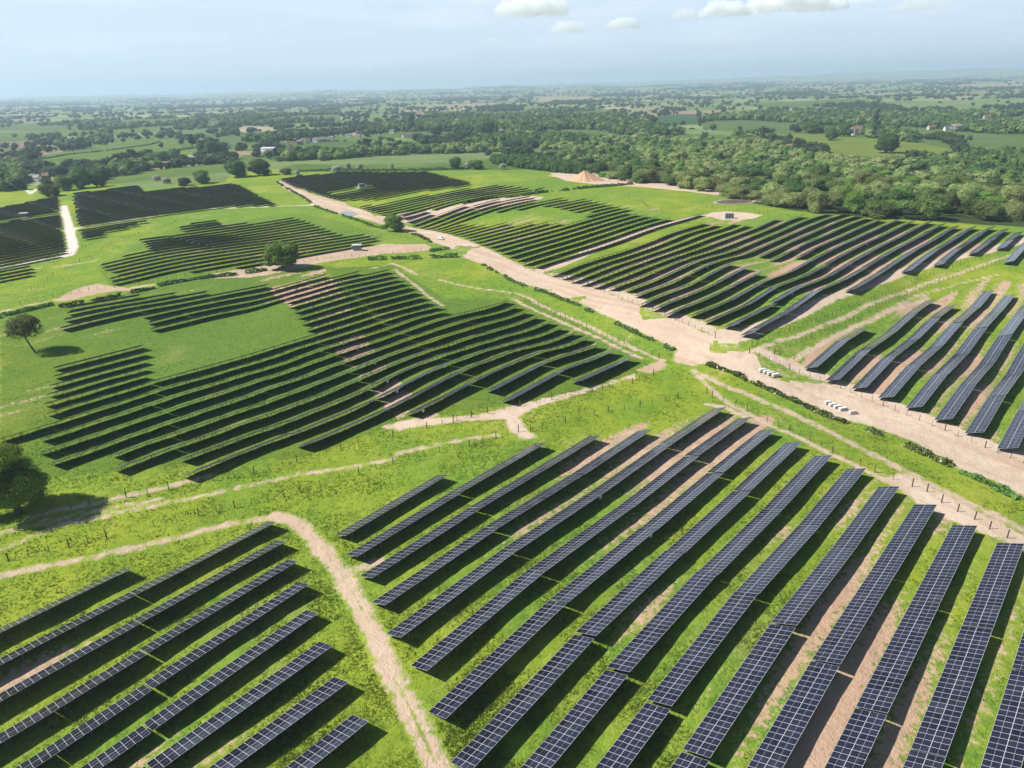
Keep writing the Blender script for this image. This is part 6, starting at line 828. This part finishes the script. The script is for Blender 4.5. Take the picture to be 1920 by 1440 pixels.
# ---------------------------------------------------------------- light, sky, haze, clouds
SAZ, SEL = math.radians(-98), math.radians(46)
S = Vector((math.sin(SAZ) * math.cos(SEL), math.cos(SAZ) * math.cos(SEL), math.sin(SEL)))
sl = bpy.data.lights.new('sun', 'SUN'); sl.energy = 4.9; sl.angle = math.radians(.53); sl.color = (1, .955, .88); so = bpy.data.objects.new('sun', sl); COL.objects.link(so); so.rotation_euler = S.to_track_quat('Z', 'Y').to_euler()
w = bpy.data.worlds.new('World'); scene.world = w; w.use_nodes = True; nt = w.node_tree; nt.nodes.clear()
sk = nt.nodes.new('ShaderNodeTexSky'); sk.sky_type = 'NISHITA'; sk.sun_disc = False; sk.sun_elevation = SEL; sk.sun_rotation = SAZ; sk.air_density = 1.0; sk.dust_density = 0.35; sk.ozone_density = 1.0; sk.altitude = 100
bg = nt.nodes.new('ShaderNodeBackground'); bg.inputs[1].default_value = .054; ou = nt.nodes.new('ShaderNodeOutputWorld'); tc = nt.nodes.new('ShaderNodeTexCoord'); sp = nt.nodes.new('ShaderNodeSeparateXYZ'); nt.links.new(tc.outputs['Generated'], sp.inputs[0]); mr = nt.nodes.new('ShaderNodeMapRange'); mr.interpolation_type = 'SMOOTHSTEP'; mr.inputs[1].default_value = .11; mr.inputs[2].default_value = .24; mr.inputs[3].default_value = .85; mr.inputs[4].default_value = .0; nt.links.new(sp.outputs[2], mr.inputs[0]); mxs = nt.nodes.new('ShaderNodeMix'); mxs.data_type = 'RGBA'; nt.links.new(mr.outputs[0], mxs.inputs[0]); mxs.inputs[7].default_value = (9.6, 11.2, 12.7, 1); wmap = nt.nodes.new('ShaderNodeMapping'); wmap.inputs['Scale'].default_value = (3, 3, 26); wn_ = nt.nodes.new('ShaderNodeTexNoise'); wn_.inputs['Scale'].default_value = 1.6; wn_.inputs['Detail'].default_value = 6; nt.links.new(tc.outputs['Generated'], wmap.inputs[0]); nt.links.new(wmap.outputs[0], wn_.inputs['Vector']); wr = nt.nodes.new('ShaderNodeMapRange'); wr.inputs[1].default_value = .45; wr.inputs[2].default_value = .75; nt.links.new(wn_.outputs['Fac'], wr.inputs[0]); wm = nt.nodes.new('ShaderNodeMix'); wm.data_type = 'RGBA'; wm.inputs[6].default_value = (9.2, 11.2, 13.3, 1); wm.inputs[7].default_value = (11.2, 12.7, 14.2, 1); nt.links.new(wr.outputs[0], wm.inputs[0]); nt.links.new(wm.outputs[2], mxs.inputs[7]); nt.links.new(sk.outputs[0], mxs.inputs[6]); nt.links.new(mxs.outputs[2], bg.inputs[0]); nt.links.new(bg.outputs[0], ou.inputs[0])
# haze box
g = NT('haze_air'); pv = g.n('ShaderNodeVolumePrincipled'); pv.inputs['Color'].default_value = (.62, .79, 1, 1); pv.inputs['Density'].default_value = 1.0e-4; pv.inputs['Anisotropy'].default_value = .2
om = g.n('ShaderNodeOutputMaterial'); g.l(pv.outputs[0], om.inputs['Volume'])
b = Geo(); b.box(-26000, -300, -60, 26000, 28500, 420); tag(obj('haze', b.mesh('haze', [g.mat])), 'pale blue summer haze over the whole landscape', 'haze', kind='stuff')
def cloud_mat(dens):
    g = NT('cloud_vapour'); pv = g.n('ShaderNodeVolumeScatter'); pv.inputs['Color'].default_value = (.995, .995, 1, 1); pv.inputs['Density'].default_value = dens * .95; pv.inputs['Anisotropy'].default_value = .0
    om = g.n('ShaderNodeOutputMaterial'); g.l(pv.outputs[0], om.inputs['Volume']); return g.mat
CM = {d_: cloud_mat(d_) for d_ in (.0045, .0022, .001)}
CL = [(998, 18, 112, 32, .0045, 'largest bright cloud, flat based, at the top centre'), (1068, 54, 46, 22, .0045, 'small white cloud below the largest one'), (1168, 48, 50, 22, .0045, 'small white cloud alone between the two groups'), (1283, 29, 36, 20, .0022, 'faint cloud left of the round white one'), (1360, 20, 74, 26, .0045, 'rounded white cloud in the upper right group'),
      (1490, 10, 165, 30, .0045, 'long white cloud cut by the top edge'), (1610, 3, 50, 12, .0022, 'faint cloud scrap after the long white one'), (1725, 12, 88, 20, .0022, 'hazy cloud near the right end of the sky'), (900, 5, 34, 12, .0022, 'cloud scrap touching the top edge'), (912, 43, 27, 12, .001, 'dim cloud wisp left of the largest cloud'), (926, 77, 26, 10, .0022, 'lowest small cloud puff in the sky'), (990, 59, 16, 8, .001, 'tiny dim wisp under the largest cloud'), (676, 127, 34, 8, .001, 'dim low wisp over the centre left horizon'), (505, 128, 60, 9, .001, 'dim low streak over the left horizon')]
for ci, (u, v, wp_, hp, dn, lab) in enumerate(CL):
    D = 19000.; r_ = raydir(u, v); D = 17000. + (ci * 7919 % 13) * 700; c = np.array([0, 0, CAMZ]) + r_ * D / r_[1]; k = D / 1333; W_, H_ = wp_ * k, hp * k; rr = np.random.default_rng(ci + 50)
    bm = bmesh.new()
    nb = max(6, int(wp_ / 5))
    for i in range(nb):
        t = (i + .5) / nb * 2 - 1; env = math.sqrt(max(0, 1 - t * t)); rad = H_ * (.22 + .34 * env * rr.uniform(.5, 1.0)); px = t * W_ * .48 + rr.normal(0, W_ * .02)
        z = -H_ * .32 + rad * .75 + rr.uniform(0, .25) * H_ * env
        bmesh.ops.create_icosphere(bm, subdivisions=3, radius=rad, matrix=Matrix.Translation((px, rr.normal(0, W_ * .12), z)) @ Matrix.Diagonal((1.25, 1.25, .8, 1)))
    me = bpy.data.meshes.new('cloud'); bm.to_mesh(me); bm.free(); me.materials.append(CM[dn])
    o = obj('cloud', me, None, tuple(c)); rm = o.modifiers.new('remesh', 'REMESH'); rm.mode = 'VOXEL'; rm.voxel_size = max(H_ / 22, 9)
    tx = bpy.data.textures.new('cloudlumps', 'CLOUDS'); tx.noise_scale = H_ * .28; tx.noise_depth = 6; dm = o.modifiers.new('lumps', 'DISPLACE'); dm.texture = tx; dm.strength = H_ * .62; dm.mid_level = .5; dm.texture_coords = 'GLOBAL'
    tag(o, lab, 'cloud', 'small fair weather clouds')

# ---------------------------------------------------------------- render settings
scene.view_settings.view_transform = 'Standard'; scene.view_settings.look = 'None'; scene.view_settings.gamma = 1; scene.view_settings.exposure = .66
cy = scene.cycles; cy.volume_bounces = 12; cy.max_bounces = 14; cy.diffuse_bounces = 2; cy.glossy_bounces = 2; cy.transparent_max_bounces = 4; cy.use_denoising = True
